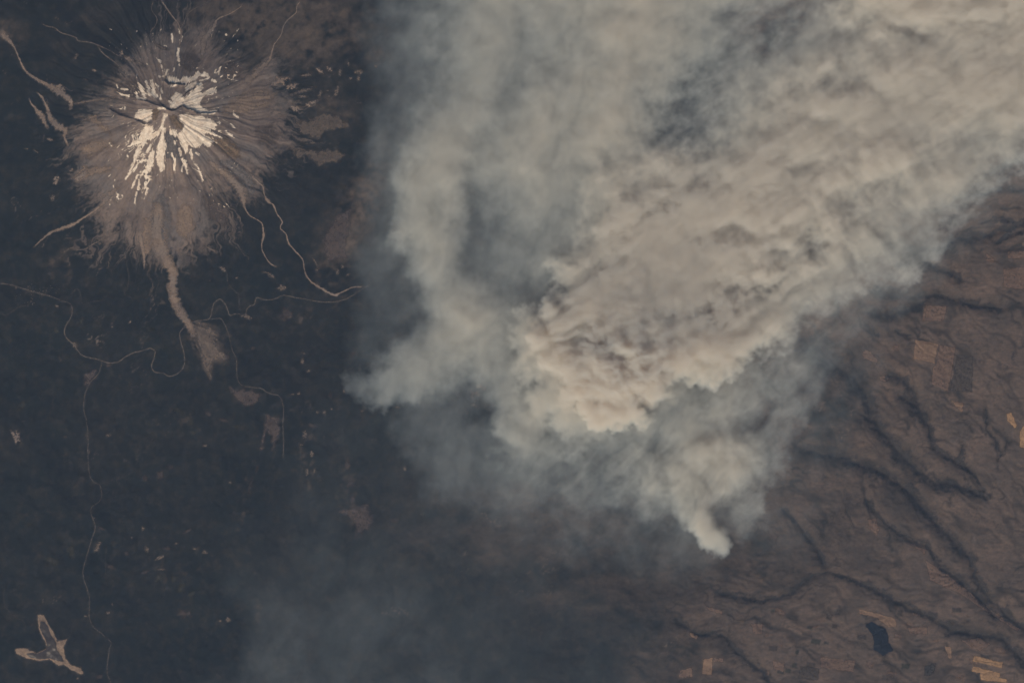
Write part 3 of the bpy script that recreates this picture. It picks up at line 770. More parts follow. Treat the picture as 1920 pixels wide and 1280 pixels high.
# ------------------------------------------------------------------ lakes
M_silt = mottled('silty_water', (0.038, 0.034, 0.034), (0.048, 0.042, 0.040), 500, thin=False)
M_silt.node_tree.nodes['Principled BSDF'].inputs['Roughness'].default_value = 0.35
M_blue = mottled('deep_water', (0.009, 0.013, 0.020), (0.012, 0.016, 0.024), 500, thin=False)
M_blue.node_tree.nodes['Principled BSDF'].inputs['Roughness'].default_value = 0.3
shore = zm(*Z7, [(205, 905), (240, 905), (270, 960), (300, 1010), (315, 1050), (372, 1035), (350, 1085), (360, 1140), (385, 1175), (435, 1195), (440, 1185), (462, 1235), (440, 1230), (390, 1210), (350, 1180), (320, 1185), (270, 1150), (220, 1160), (150, 1145), (90, 1120), (80, 1095), (110, 1085), (150, 1090), (200, 1115), (240, 1095), (258, 1085), (240, 1040), (215, 1000), (208, 950)])
water = zm(*Z7, [(225, 945), (245, 950), (262, 975), (275, 1015), (303, 1055), (310, 1100), (335, 1135), (345, 1158), (320, 1155), (270, 1140), (220, 1145), (165, 1135), (150, 1120), (180, 1118), (205, 1122), (250, 1100), (262, 1085), (255, 1045), (235, 1005), (222, 975)])
lz = float(ground([95.0], [1215.0])[0])
lk = bpy.data.objects.new('lake', None); COL.objects.link(lk)
lk.location = (0, 0, 0)
tag(lk, 'half-drained bird-shaped lake with a tan sandy rim in dark forest', 'lake', kind='structure')
poly_piece('sand_shore', shore, M_sand, rag=0.9, scale=6, cell=0.7, parent=lk, lift=12)
poly_piece('water', water, M_silt, rag=0.5, scale=6, cell=0.7, parent=lk, lift=22)
res = zm(*ZS, [(1130, 725), (1160, 710), (1190, 730), (1225, 745), (1240, 780), (1240, 810), (1265, 850), (1240, 860), (1215, 875), (1195, 855), (1170, 845), (1175, 810), (1165, 770)])
tag(poly_piece('reservoir', res, M_blue, rag=0.7, scale=6, cell=0.8, lift=22), 'dark blue jagged reservoir ringed by small houses on the brown plain', 'lake', kind='structure')
pond = zm(*ZS, [(1420, 930), (1480, 915), (1475, 950), (1450, 980), (1425, 975)])
tag(poly_piece('copse', pond, M_wood, rag=2.0, scale=5, cell=0.8, lift=20), 'small dark copse west of the bright striped fields', 'woodland')

# ------------------------------------------------------------------ farm fields and clearings
M_bright = mottled('bright_stubble', (0.24, 0.155, 0.092), (0.30, 0.195, 0.115), 500, (0.25, 1, 6))
M_tan = mottled('tan_stubble', (0.155, 0.106, 0.078), (0.200, 0.138, 0.098), 400, (0.25, 1, 5))
M_dull = mottled('dull_stubble', (0.118, 0.084, 0.068), (0.155, 0.108, 0.084), 400, (0.25, 1, 5))
M_fallow = mottled('fallow', (0.056, 0.048, 0.044), (0.072, 0.060, 0.052), 500, (0.25, 1, 5))
M_green = mottled('pasture', (0.040, 0.042, 0.034), (0.056, 0.055, 0.044), 400)
FIELDS = [
    (ZS, M_bright, [(1670, 875), (1815, 910), (1812, 940), (1665, 905)], 'thin bright orange-tan striped field, uppermost of the pair by the southern creek'),
    (ZS, M_bright, [(1662, 925), (1805, 965), (1800, 985), (1838, 995), (1835, 1013), (1705, 1000), (1700, 965), (1660, 955)], 'stepped bright orange-tan field, lower of the pair by the southern creek'),
    (ZS, M_tan, [(1520, 825), (1560, 835), (1562, 890), (1545, 890)], 'narrow upright tan field outlined by dark hedges'),
    (ZS, M_dull, [(1605, 800), (1700, 785), (1760, 820), (1700, 855), (1660, 840)], 'arrow-shaped dull tan field in a creek bend'),
    (ZS, M_tan, [(315, 890), (365, 885), (360, 975), (310, 970)], 'upright tan rectangle of stubble in the far southern plain'),
    (ZS, M_dull, [(366, 885), (420, 885), (420, 908), (366, 908)], 'small dull strip attached to the upright tan rectangle'),
    (ZS, M_dull, [(555, 715), (615, 715), (615, 770), (565, 770)], 'reddish square field south of the winding creek'),
    (ZS, M_tan, [(1095, 640), (1190, 665), (1280, 690), (1285, 735), (1240, 735), (1185, 690), (1095, 665)], 'crooked tan field on the northern shore of the dark blue reservoir'),
    (ZS, M_dull, [(325, 625), (415, 650), (410, 670), (340, 650)], 'slanting pale strip inside a dark round wood'),
    (ZS, M_tan, [(245, 755), (290, 770), (285, 795), (248, 780)], 'tiny tan field at the edge of the southern dark wood'),
    (ZS, M_dull, [(660, 900), (725, 910), (720, 960), (665, 945)], 'dull tan square with a pale edge among southern farm plots'),
    (ZS, M_dull, [(1320, 310), (1440, 345), (1420, 375), (1400, 350)], 'slim pale curved strip above a long bare ridge'),
    (ZS, M_dull, [(1425, 395), (1500, 440), (1620, 530), (1750, 640), (1900, 740), (1890, 760), (1720, 650), (1600, 570), (1450, 500)], 'long bare tan ridge slope beside the deep river canyon'),
    (ZS, M_dull, [(1140, 195), (1180, 190), (1200, 240), (1190, 280), (1140, 240)], 'small reddish bare patch on the brown upland'),
    (ZS, M_dull, [(195, 950), (260, 930), (265, 985), (190, 990)], 'ragged tan field in the far south beside dark wood'),
    (ZS, M_dull, [(1335, 735), (1440, 730), (1440, 770), (1350, 770)], 'dull tan block just east of the dark blue reservoir'),
    (ZS, M_fallow, [(800, 930), (900, 940), (890, 1000), (790, 990)], 'grey fallow plot among southern farm plots'),
    (ZS, M_dull, [(900, 880), (1080, 900), (1070, 960), (900, 940)], 'reddish-tan plot south-west of the dark blue reservoir'),
    (ZR, M_tan, [(930, 255), (1080, 285), (1055, 410), (915, 380)], 'large square tan field on the eastern plateau'),
    (ZR, M_dull, [(1082, 287), (1190, 305), (1170, 430), (1140, 590), (1030, 540), (1042, 432), (1060, 412)], 'long pinkish-tan field adjoining the large square one'),
    (ZR, M_bright, [(1505, 725), (1540, 715), (1575, 800), (1560, 820), (1510, 770)], 'bright orange-tan leaf-shaped field alone on the eastern plain'),
    (ZR, M_bright, [(1590, 840), (1640, 760), (1660, 960), (1590, 935)], 'bright orange-tan field east of the leaf-shaped one'),
    (ZR, M_dull, [(700, 485), (760, 480), (770, 510), (740, 530), (705, 515)], 'small pale round clearing in the brown upland woods'),
    (ZR, M_dull, [(790, 295), (830, 290), (830, 325), (795, 325)], 'tiny pinkish square west of the large square field'),
    (ZR, M_tan, [(1160, 645), (1240, 655), (1230, 720), (1190, 690)], 'tan wedge with a dark notch on the eastern plain'),
    (ZR, M_fallow, [(1195, 350), (1300, 365), (1290, 590), (1150, 585), (1180, 430)], 'dark fallow field east of the long pinkish one'),
    (ZR, M_dull, [(590, 330), (640, 320), (700, 390), (690, 410), (610, 380)], 'pinkish bare slope west of the round clearings'),
    (ZT, M_dull, [(1510, 915), (1690, 900), (1690, 1075), (1510, 1050)], 'big dull orange field on the northern plateau'),
    (ZT, M_dull, [(1540, 795), (1690, 785), (1690, 850), (1540, 850)], 'flat dull orange strip north of the big plateau field'),
    (ZT, M_dull, [(1385, 800), (1455, 850), (1450, 880), (1390, 870)], 'small pink-brown plot west of the plateau strip'),
    (ZT, M_dull, [(960, 1170), (1120, 1180), (1090, 1290), (930, 1290)], 'pinkish bare block south of the dark blunt canyon'),
]
for i, (zz, m, pts, lab_) in enumerate(FIELDS):
    o = poly_piece('farm_field', zm(*zz, pts), m, rag=1.1, scale=6, seed=i, cell=1.0, lift=9, edge=1.1, strength=1.0 if m in (M_bright, M_tan) else 0.9)
    tag(o, lab_, 'field', 'farm fields on the dry plateau')

M_meadow = mottled('meadow', (0.080, 0.066, 0.054), (0.120, 0.095, 0.076), 160)
M_redmead = mottled('heath', (0.052, 0.043, 0.040), (0.080, 0.062, 0.055), 160)
M_olive = mottled('young_wood', (0.032, 0.032, 0.024), (0.046, 0.043, 0.030), 160)
MEADOWS = [
    (Z2, M_meadow, [(735, 985), (850, 970), (980, 910), (1090, 930), (1170, 1000), (1160, 1020), (990, 1050), (930, 1120), (860, 1100), (790, 1070)], 'grey-tan fish-shaped meadow east of the volcano'),
    (Z4, M_meadow, [(700, 0), (740, 30), (760, 80), (840, 60), (930, 135), (1000, 110), (1110, 105), (1130, 50), (1080, 0), (870, 15), (800, 10)], 'grey-tan meadow with a torn lower edge, south of the fish-shaped one'),
    (Z6, M_redmead, [(310, 700), (360, 720), (470, 730), (550, 770), (520, 830), (440, 860), (350, 810)], 'reddish oval heath beside the south-eastern highway'),
    (Z6, M_redmead, [(590, 920), (640, 940), (690, 940), (712, 1050), (680, 1140), (650, 1210), (640, 1100), (600, 1060), (570, 1190), (545, 1215), (570, 1080)], 'reddish two-tailed bare slope in the southern forest'),
    (Z8, M_redmead, [(740, 345), (900, 305), (935, 400), (900, 440), (830, 480), (830, 390)], 'dull reddish clearing under thin smoke'),
    (Z4, M_redmead, [(970, 720), (1010, 640), (1080, 530), (1190, 480), (1180, 660), (1140, 780), (1170, 860), (1010, 900), (975, 800)], 'brown wooded ridge slope at the smoke edge east of the volcano'),
    (Z5, M_redmead, [(570, 720), (620, 680), (650, 690), (640, 740), (590, 790), (560, 780)], 'faint reddish clearing beside the start of the southern highway'),
]
for i, (zz, m, pts, lab_) in enumerate(MEADOWS):
    tag(poly_piece('meadow', zm(*zz, pts), m, rag=4.0, scale=9, seed=i + 20, cell=0.9, edge=2.6, strength=0.95), lab_, 'meadow', 'meadows and bare slopes in the forest')

LANDMARKS = [((72, 545), 'the western village'), ((461, 592), 'the gravel junction'), ((352, 608), 'the ash-river bridge'), ((395, 660), 'the feathered gravel fan'), ((462, 742), 'the reddish oval heath'), ((508, 810), 'the two-tailed bare slope'),
             ((90, 1210), 'the bird-shaped lake'), ((184, 1024), 'the forked felled patch'), ((31, 818), 'the bright triangular clearing'), ((190, 926), 'the first bend of the southern highway'), ((208, 1203), 'the last bend of the southern highway'), ((672, 718), 'the pointed western smoke tip'),
             ((600, 240), 'the fish-shaped meadow'), ((600, 293), 'the torn-edged meadow'), ((525, 153), 'the largest tan clearing'), ((682, 964), 'the dull reddish clearing'), ((628, 553), 'the end of the winding gravel creek'), ((190, 680), 'the highway fork'), ((290, 670), 'the highway hairpin'), ((311, 1085), 'the twin olive openings'), ((130, 620), 'the highway bend below the village'), ((532, 760), 'the south-eastern highway'), ((655, 425), 'the brown ridge slope'),
             ((1645, 1195), 'the dark blue reservoir'), ((1850, 1250), 'the bright striped fields'), ((1325, 1250), 'the upright tan rectangle'), ((1420, 1180), 'the reddish square field'), ((1745, 1256), 'the dark copse'), ((1776, 1222), 'the narrow upright field')]


def whereabouts(u, v):
    d, (lx, ly), nm = min((math.hypot(u - p[0], v - p[1]), p, nm_) for p, nm_ in LANDMARKS)
    if d < 7: return 'at ' + nm
    k = int(round(math.atan2(-(v - ly), u - lx) / (math.pi / 4))) % 8
    side = ('east', 'north-east', 'north', 'north-west', 'west', 'south-west', 'south', 'south-east')[k]
    return ('close %s of ' if d < 35 else '%s of ' if d < 90 else 'well %s of ') % side + nm


NE, SW, S_, E_, SE_ = 'rounded tan clearing in dark forest east of the volcano', 'small pale clearing in dark forest south of the highway', 'small felled patch in the southern forest beside the southern highway', 'small pale felled patch near the western edge of the smoke', 'small pale clearing among the loops of the eastern highway'
CLEAR = [
    (525, 153, 14, 7, -0.25, M_ash, 'largest rounded tan clearing in dark forest east of the volcano'), (548, 163, 9, 5, -0.1, M_ash, NE), (600, 134, 8, 3, 0.7, M_ash, NE), (619, 130, 5, 4, 0.3, M_ash, NE),
    (638, 136, 3, 6, 0, M_ashdim, NE), (673, 136, 6, 4, 0, M_ashdim, NE), (673, 148, 3, 4, 0, M_ashdim, NE), (658, 148, 3, 2.5, 0, M_ashdim, NE), (631, 173, 4, 11, 0.4, M_ashdim, NE), (601, 177, 3, 7, 0.5, M_ashdim, NE),
    (555, 204, 9, 5, 0.3, M_ash, NE), (579, 198, 4, 3.5, 0, M_ash, NE), (588, 193, 8, 3, -0.3, M_ash, NE), (654, 121, 2, 4, 0, M_ashdim, NE), (705, 125, 3, 3, 0, M_ashdim, NE), (615, 171, 3, 2, 0, M_ashdim, NE),
    (575, 142, 11, 3, -0.2, M_ashdim, NE), (568, 182, 8, 2.5, 0, M_ashdim, NE), (565, 173, 24, 3, -0.3, M_ashdim, NE), (588, 269, 5, 1.5, 0, M_ashdim, NE), (618, 182, 1.5, 3, 0, M_ashdim, NE),
    (528, 540, 8, 5, 0.2, M_ashdim, SE_), (509, 517, 8, 3, 0.6, M_ashdim, SE_), (499, 511, 7, 1.2, 0.1, M_ashdim, SE_), (419, 504, 6, 4, 0.5, M_ashdim, SE_), (445, 521, 2, 2, 0, M_ashdim, SE_), (395, 527, 1.5, 1.5, 0, M_ashdim, SE_), (592, 492, 9, 1.6, 1.0, M_ashdim, SE_), (595, 506, 2.5, 2, 0, M_ashdim, SE_),
    (463, 594, 9, 4, 0.3, M_ashdim, 'gravel junction apron where four highways meet'),
    (643, 500, 3, 3, 0, M_ashdim, SE_), (633, 510, 3, 5, 0.2, M_ashdim, SE_), (653, 515, 4, 2, -0.6, M_ashdim, SE_),
    (31, 818, 6, 10, -0.5, M_ash, 'bright tan triangular clearing alone in the western forest'), (21, 806, 2, 1.5, 0, M_ashdim, SW),
    (106, 59, 1, 1, 0, M_ashdim, SW), (245, 604, 3, 1.5, -0.8, M_ash, SW), (212, 613, 2, 1.5, 0, M_ashdim, SW), (42, 759, 6, 8, 0.3, M_olive, SW), (141, 646, 4, 5, 0, M_ashdim, SW), (204, 684, 6, 4, 0, M_redmead, SW),
    (113, 672, 1.5, 6, -0.4, M_redmead, SW), (123, 819, 3, 2, 0, M_redmead, SW), (155, 600, 4, 6, 0, M_olive, SW), (284, 618, 5, 5, 0, M_olive, SW), (106, 620, 5, 5, 0, M_olive, SW), (475, 653, 4, 4, 0, M_redmead, SW), (428, 668, 4, 3, 0.6, M_redmead, SW),
    (204, 816, 5, 2, 0, M_ashdim, SW), (168, 846, 3, 4, 0, M_redmead, SW), (335, 770, 12, 4, 0.6, M_olive, SW), (358, 790, 5, 9, 0, M_olive, SW), (362, 811, 5, 4, 0, M_olive, SW), (390, 776, 6, 4, 0.5, M_redmead, SW), (420, 787, 9, 3, 0.4, M_redmead, SW), (445, 800, 5, 3, 0.3, M_olive, SW), (216, 790, 6, 6, 0.5, M_olive, SW), (286, 812, 4, 2, 0, M_olive, SW), (385, 835, 5, 2, 0, M_ashdim, SW),
    (570, 662, 5, 1.5, 0.3, M_ashdim, E_), (567, 678, 3, 6, 0.1, M_ashdim, E_), (579, 695, 4, 2.5, -0.4, M_ashdim, E_), (608, 773, 3, 4, 0, M_ashdim, E_), (595, 772, 2, 2.5, 0, M_ashdim, E_), (549, 739, 4, 1.5, -0.2, M_ashdim, E_), (561, 738, 3, 3, 0.5, M_ashdim, E_),
    (572, 815, 4, 9, 0.1, M_ashdim, E_), (585, 797, 9, 3, 0.2, M_redmead, E_), (622, 766, 2, 2, 0, M_ashdim, E_), (633, 766, 5, 1.2, 0, M_redmead, E_), (679, 770, 2, 1.3, 0, M_ashdim, E_), (714, 754, 2, 2, 0, M_ashdim, E_), (745, 763, 5, 1.5, 0.2, M_ashdim, E_), (665, 663, 6, 5, 0, M_redmead, E_), (536, 590, 11, 9, 0, M_redmead, E_), (545, 594, 3, 2, 0, M_ashdim, E_),
    (576, 884, 3, 6, 0, M_ashdim, E_), (590, 882, 2, 5, 0, M_ashdim, E_), (565, 833, 5, 1.5, 0, M_ashdim, E_), (657, 905, 6, 6, 0, M_redmead, E_), (661, 935, 5, 8, 0, M_redmead, E_), (652, 870, 4, 12, 0, M_redmead, E_), (740, 975, 6, 4, 0, M_redmead, E_), (742, 1080, 6, 5, 0, M_olive, E_), (759, 878, 2.5, 4, 0, M_ashdim, E_), (790, 965, 4, 12, 0, M_olive, E_), (620, 740, 3, 5, 0, M_redmead, E_), (645, 733, 2, 4, 0, M_ashdim, E_),
    (482, 879, 2, 7, 0.25, M_redmead, E_), (470, 908, 1.8, 14, 0.25, M_redmead, E_), (585, 850, 3, 6, 0, M_ashdim, E_),
    (184, 1024, 4, 10, 0.3, M_ashdim, 'pale forked felled patch hugging the southern highway'), (297, 1085, 7, 6.5, 0.3, M_olive, S_), (325, 1082, 6.5, 8, 0, M_olive, S_), (203, 1148, 3.5, 2.5, 0, M_ashdim, S_), (211, 1132, 1.6, 2, 0, M_ashdim, S_), (428, 1161, 4.5, 4, 0, M_ashdim, S_), (413, 1163, 3, 2, 0, M_ashdim, S_),
    (352, 995, 9, 2.5, -0.5, M_redmead, S_), (385, 1034, 5, 3, 0.3, M_ashdim, S_), (268, 990, 2.5, 3, 0.6, M_ashdim, S_), (247, 1008, 2.5, 2, 0, M_ashdim, S_), (272, 1072, 8, 2.5, -0.3, M_redmead, S_), (213, 1017, 6, 5, 0, M_olive, S_), (208, 1062, 7, 4, 0.3, M_redmead, S_), (237, 1037, 5, 4, 0.4, M_redmead, S_), (135, 1032, 9, 10, 0, M_olive, S_), (98, 1050, 14, 10, 0.3, M_olive, S_), (55, 983, 9, 4, -0.2, M_olive, S_),
    (314, 1028, 9, 2.5, 0, M_redmead, S_), (300, 1045, 8, 3, -0.4, M_ashdim, S_), (276, 1029, 4, 4, 0, M_ashdim, S_), (304, 1067, 8, 1.5, 0, M_ashdim, S_), (365, 1028, 3, 1.5, 0, M_ashdim, S_), (331, 1018, 3, 1.5, 0, M_ashdim, S_), (186, 1268, 6, 4, 0, M_redmead, S_), (146, 1271, 2.2, 2, 0, M_ashdim, S_), (161, 1154, 3, 2, 0.5, M_ashdim, S_), (340, 1100, 8, 8, 0, M_olive, S_), (360, 1113, 5, 7, 0, M_olive, S_), (345, 1150, 12, 7, 0.2, M_redmead, S_), (432, 904, 4, 2, 0, M_ashdim, S_), (177, 970, 1.5, 1.5, 0, M_ashdim, S_), (190, 990, 8, 2, 0.4, M_redmead, S_), (300, 890, 7, 6, 0, M_redmead, S_), (272, 897, 4, 6, 0, M_redmead, S_), (320, 875, 6, 4, 0, M_redmead, S_),
    (31, 540, 2, 2, 0, M_ashdim, SW), (108, 574, 4, 2, 0.5, M_ashdim, SW), (107, 338, 5, 7, 0.2, M_ash, 'pale gabled clearing at the western foot of the volcano'), (100, 371, 4, 5, 0.2, M_ashdim, 'dim clearing just below the pale gabled one west of the volcano'), (136, 320, 5, 3, -0.6, M_ashdim, 'faint ash patch at the western timberline'), (155, 330, 13, 5, -0.7, M_ash, 'tan ash apron on the western timberline'),
    (145, 108, 3, 6, 0.5, M_ashdim, 'grey fleck in forest below the crooked north-western stream'), (179, 134, 4, 2, 0.2, M_ash, 'pale crescent clearing at the north-western timberline'), (163, 151, 5, 1.5, 0.4, M_ashdim, 'thin grey clearing below the pale crescent one'), (100, 17, 7, 3, 0.2, M_olive, 'olive oval opening in the far north-western forest'),
    (229, 103, 4, 5, 0, M_ash, 'rounded ash lump on the crooked north-western stream'), (244, 113, 9, 4, 0.3, M_ash, 'longer ash lump on the crooked north-western stream'), (115, 165, 9, 5, 0.5, M_ash, 'pale sandbar beside the braided sandy river'), (96, 263, 6, 2.5, 0.3, M_ashdim, 'small grey flat below the bulb-ended gravel tongue'), (70, 285, 8, 1.2, 0.6, M_ashdim, 'thin pale crescent in forest west of the volcano'), (52, 280, 4, 1.2, 0.1, M_ashdim, 'short pale dash west of the thin crescent'),
]
for i, (cx, cy, rx, ry, rot, m, lab_) in enumerate(CLEAR):
    o = blob_piece('forest_clearing', cx, cy, max(rx, 1.4), max(ry, 1.2), rot, m, seed=i, cell=0.7, lift=11, rag=0.8, edge=0.35, strength=1.0 if m in (M_ash, M_ashdim) else 0.75)
    if lab_ in (NE, SW, S_, E_, SE_):
        big = 'tiny' if rx * ry < 7 else 'small' if rx * ry < 22 else 'larger'
        shp = ('slender' if max(rx, ry) > 2.2 * min(rx, ry) else 'rounded')
        lab_ = '%s %s %s forest clearing %s' % (big, shp, {M_ash: 'pale tan', M_ashdim: 'dim grey', M_olive: 'olive', M_redmead: 'reddish'}[m], whereabouts(cx, cy))
    if o: tag(o, lab_, 'clearing', 'clearings in the dark forest')

rp = random.Random(9)
for i in range(60):
    u, v = rp.uniform(1410, 1900), rp.uniform(1140, 1275)
    if sdf_poly(res, np.array([u]), np.array([v]))[0] > -14 or (u > 1800 and v < 1200): continue
    a = rp.choice((0.22, 0.22, 0.05)); w_, h_ = rp.uniform(3, 10), rp.uniform(2.5, 6)
    pm = rp.choice((M_dull, M_fallow, M_dull, M_fallow, M_green))
    ca, sa = math.cos(a), math.sin(a)
    o = poly_piece('farm_field', [(u + x * ca - y * sa, v + x * sa + y * ca) for x, y in ((-w_, -h_), (w_, -h_), (w_, h_), (-w_, h_))], pm, rag=1.2, scale=5, seed=i + 50, cell=1.0, lift=7, edge=1.3, strength=0.75)
    if o: tag(o, '%s %s farm plot %s' % ('tiny' if w_ * h_ < 18 else 'small' if w_ * h_ < 36 else 'larger', {M_dull: 'dull tan', M_fallow: 'grey fallow', M_green: 'dark green'}[pm], whereabouts(u, v)), 'field', 'small farm plots on the southern plain')

# ------------------------------------------------------------------ villages too small to pick apart
M_roof = mottled('pale_roofs', (0.11, 0.097, 0.085), (0.19, 0.16, 0.135), 60, thin=False)


def village(name, spots, label):
    co, q = [], []
    for (u, v, s) in spots:
        z = float(ground(np.array([u]), np.array([v]))[0]); a = random.random() * 3.14
        ex = (math.cos(a) * s * PX * 0.5, math.sin(a) * s * PX * 0.5); ey = (-ex[1] * 0.6, ex[0] * 0.6)
        b = len(co); x, y = WX(u), WY(v)
        for zz in (z - 15, z + 22):
            for sx, sy in ((-1, -1), (1, -1), (1, 1), (-1, 1)):
                co.append((x + ex[0] * sx + ey[0] * sy, y + ex[1] * sx + ey[1] * sy, zz))
        q += [(b + 4, b + 5, b + 6, b + 7)] + [(b + i, b + (i + 1) % 4, b + 4 + (i + 1) % 4, b + 4 + i) for i in range(4)]
    tag(mesh_quads(name, co, q, M_roof, smooth=False), label, 'village', kind='stuff')


village('village', [(random.gauss(72, 16), random.gauss(545, 6), random.uniform(0.7, 1.5)) for _ in range(60)] + [(random.gauss(58, 4), random.gauss(567, 4), random.uniform(0.8, 1.6)) for _ in range(14)],
        'scattered pale roofs of a village along the western highway')
sp = []
for _ in range(330):
    a = random.random() * 6.28; r = random.gauss(26, 9)
    u, v = 1645 + math.cos(a) * r * 1.2, 1196 + math.sin(a) * r * 1.1
    if sdf_poly(res, np.array([u]), np.array([v]))[0] < -2: sp.append((u, v, random.uniform(0.5, 1.0)))
sp += [(random.gauss(1622, 9), random.gauss(1205, 8), random.uniform(0.5, 1.0)) for _ in range(120) if True]
sp = [s for s in sp if sdf_poly(res, np.array([s[0]]), np.array([s[1]]))[0] < -2]
village('lakeside_village', sp, 'specks of pale houses round the dark blue reservoir')
village('farm_hamlet', [(random.gauss(1600, 45), random.gauss(1250, 14), random.uniform(0.5, 1.0)) for _ in range(130)], 'specks of farm buildings south of the dark blue reservoir')
village('riverside_farms', [(1832 + random.gauss(0, 6) + t * 26, 1030 + t * 110 + random.gauss(0, 5), random.uniform(0.5, 1.1)) for t in [random.random() for _ in range(70)]],
        'specks of roofs and gravel along the deep river canyon')

# ------------------------------------------------------------------ smoke
SS = 2.4                                       # smoke grid spacing in ground units
VOX_Z = 110.0


def smoke_material(name, sc, ab, g_=0.0):
    m = bpy.data.materials.new(name); m.use_nodes = True
    T = m.node_tree; T.nodes.clear()
    out = T.nodes.new('ShaderNodeOutputMaterial'); vi = T.nodes.new('ShaderNodeVolumeInfo')
    a = T.nodes.new('ShaderNodeVolumeScatter'); a.inputs['Color'].default_value = tuple(sc) + (1,); a.inputs['Anisotropy'].default_value = g_
    b = T.nodes.new('ShaderNodeVolumeAbsorption'); b.inputs['Color'].default_value = tuple(ab) + (1,)
    d = T.nodes.new('ShaderNodeAddShader')
    k = T.nodes.new('ShaderNodeMath'); k.operation = 'MULTIPLY'; k.inputs[1].default_value = 0.001
    T.links.new(vi.outputs['Density'], k.inputs[0])
    T.links.new(k.outputs[0], a.inputs['Density']); T.links.new(k.outputs[0], b.inputs['Density'])
    T.links.new(a.outputs[0], d.inputs[0]); T.links.new(b.outputs[0], d.inputs[1]); T.links.new(d.outputs[0], out.inputs['Volume'])
    return m


M_smoke = smoke_material('smoke', (0.72, 0.87, 1.0), (0.970, 0.941, 0.866))


def plume(name, label, box, strokes, top, base, warp, streak, lump, ragged, mat, finger=None, holes=(), under=()):
    """box in ground units; strokes: polylines of (u, v, radius, optical depth); top(U,V,tau) gives the upper surface in metres"""
    us = np.arange(box[0], box[2], SS); vs = np.arange(box[1], box[3], SS)[::-1]     # rows from south to north
    U, V = np.meshgrid(us, vs)
    wu = warp * fbm(U / 120, V / 120, 5, 500) + 9 * fbm(U / 34, V / 34, 4, 502, 0.55)
    wv = warp * fbm(U / 120, V / 120, 5, 504) + 9 * fbm(U / 34, V / 34, 4, 506, 0.55)
    rag = ragged * (0.020 * fbm(U / 46, V / 46, 6, 508, 0.62))
    tau = np.zeros(U.shape)
    for stt in strokes:
        k, R, A, D = line_near(stt, U + wu, V + wv)
        k = np.maximum(k + rag * np.clip(60 / R, 0.6, 1.4), 0)
        f = np.clip(1 - k * k, 0, 1) ** 1.5
        tau = (tau ** 2.2 + (A * f) ** 2.2) ** (1 / 2.2)
    ang, along, across, amt = streak
    c, s = math.cos(ang), math.sin(ang)
    x = (U * c + V * s) / along + 0.4 * fbm(U / 90, V / 90, 3, 510); y = (-U * s + V * c) / across + 0.4 * fbm(U / 90, V / 90, 3, 512)
    tau = tau * np.clip(1 + amt * fbm(x, y, 6, 514, 0.62), 0.05, 3)
    if name == 'smoke_plume' and finger:        # long filaments drawn out down the wind
        c, s = math.cos(-0.62), math.sin(-0.62)
        tau = tau * np.clip(1 + 0.6 * fbm((U * c + V * s) / 240, (-U * s + V * c + 14 * fbm(U / 70, V / 70, 3, 551)) / 34, 5, 550, 0.58) * (1 - 0.8 * bell(1165, 690, 150, 110, U, V)), 0.2, 2)
    if finger:                                  # crosswise fingers combed out of the lee edge
        fa, fl, fw, fm, (fx, fy, frx, fry) = finger
        c, s = math.cos(fa), math.sin(fa)
        x = (U * c + V * s) / fl; y = (-U * s + V * c + 10 * fbm(U / 40, V / 40, 3, 540)) / fw
        tau = tau * np.clip(1 + fm * 2 * fbm(x, y, 4, 542) * bell(fx, fy, frx, fry, U, V), 0.1, 3)
    for hu, hv, hx, hy, hr, ha in holes:        # thin places where the darker air below shows through
        tau = tau * (1 - ha * np.clip(bell(hu, hv, hx, hy, U + 1.3 * wu, V + 1.3 * wv, hr) * (1.1 + 1.0 * fbm(U / 30, V / 30, 5, 546, 0.6)), 0, 1))
    if under:                                   # smooth older smoke lying below
        low = np.zeros(U.shape)
        for stt in under:
            k, R, A, D = line_near(stt, U + wu, V + wv)
            k = np.maximum(k + 0.5 * rag, 0)
            low = np.maximum(low, A * np.clip(1 - k * k, 0, 1) ** 1.5)
        tau = tau + low * np.clip(1 + 0.6 * fbm(U / 110, V / 110, 5, 548, 0.55), 0.2, 2)
    # nothing reaches the walls of the grid
    for e, wide in ((U - box[0], box[0] < 0), (box[2] - U, box[2] > 1920), (V - box[1], box[1] < 0), (box[3] - V, box[3] > 1280)):
        tau = tau * (sst(20, 330, e + 90 * fbm(U / 120, V / 120, 5, 560)) * sst(0, 40, e) if wide else sst(0, 60, e))
    tau = np.where(tau < 0.006, 0, tau)
    T, soft_, lumpy = top(U, V, tau)
    B = base + 0 * T
    ny, nx = U.shape
    zmin, zmax = float(B.min()), float(T.max()) + 250
    nz = int((zmax - zmin) / VOX_Z) + 2
    o = mesh_quads(name, np.stack([WX(U), WY(V), B], -1).reshape(-1, 3), grid_quads(ny, nx)[:, ::-1], mat, attrs=dict(depth=tau, top=T, soft=soft_, lumpy=lumpy))
    tag(o, label, 'smoke', kind='stuff')
    ng = bpy.data.node_groups.new(name + '_volume', 'GeometryNodeTree')
    ng.interface.new_socket('Geometry', in_out='INPUT', socket_type='NodeSocketGeometry')
    ng.interface.new_socket('Geometry', in_out='OUTPUT', socket_type='NodeSocketGeometry')
    N, L = ng.nodes, ng.links
    gi, go = N.new('NodeGroupInput'), N.new('NodeGroupOutput')

    def M(op, a, b=None, c_=None, clamp=False):
        x_ = N.new('ShaderNodeMath'); x_.operation = op; x_.use_clamp = clamp
        for i_, val in enumerate((a, b, c_)):
            if val is None: continue
            if hasattr(val, 'is_linked'): L.new(val, x_.inputs[i_])
            else: x_.inputs[i_].default_value = float(val)
        return x_.outputs[0]
    pos = N.new('GeometryNodeInputPosition').outputs[0]
    sep = N.new('ShaderNodeSeparateXYZ'); L.new(pos, sep.inputs[0])
    X, Y, Z = sep.outputs
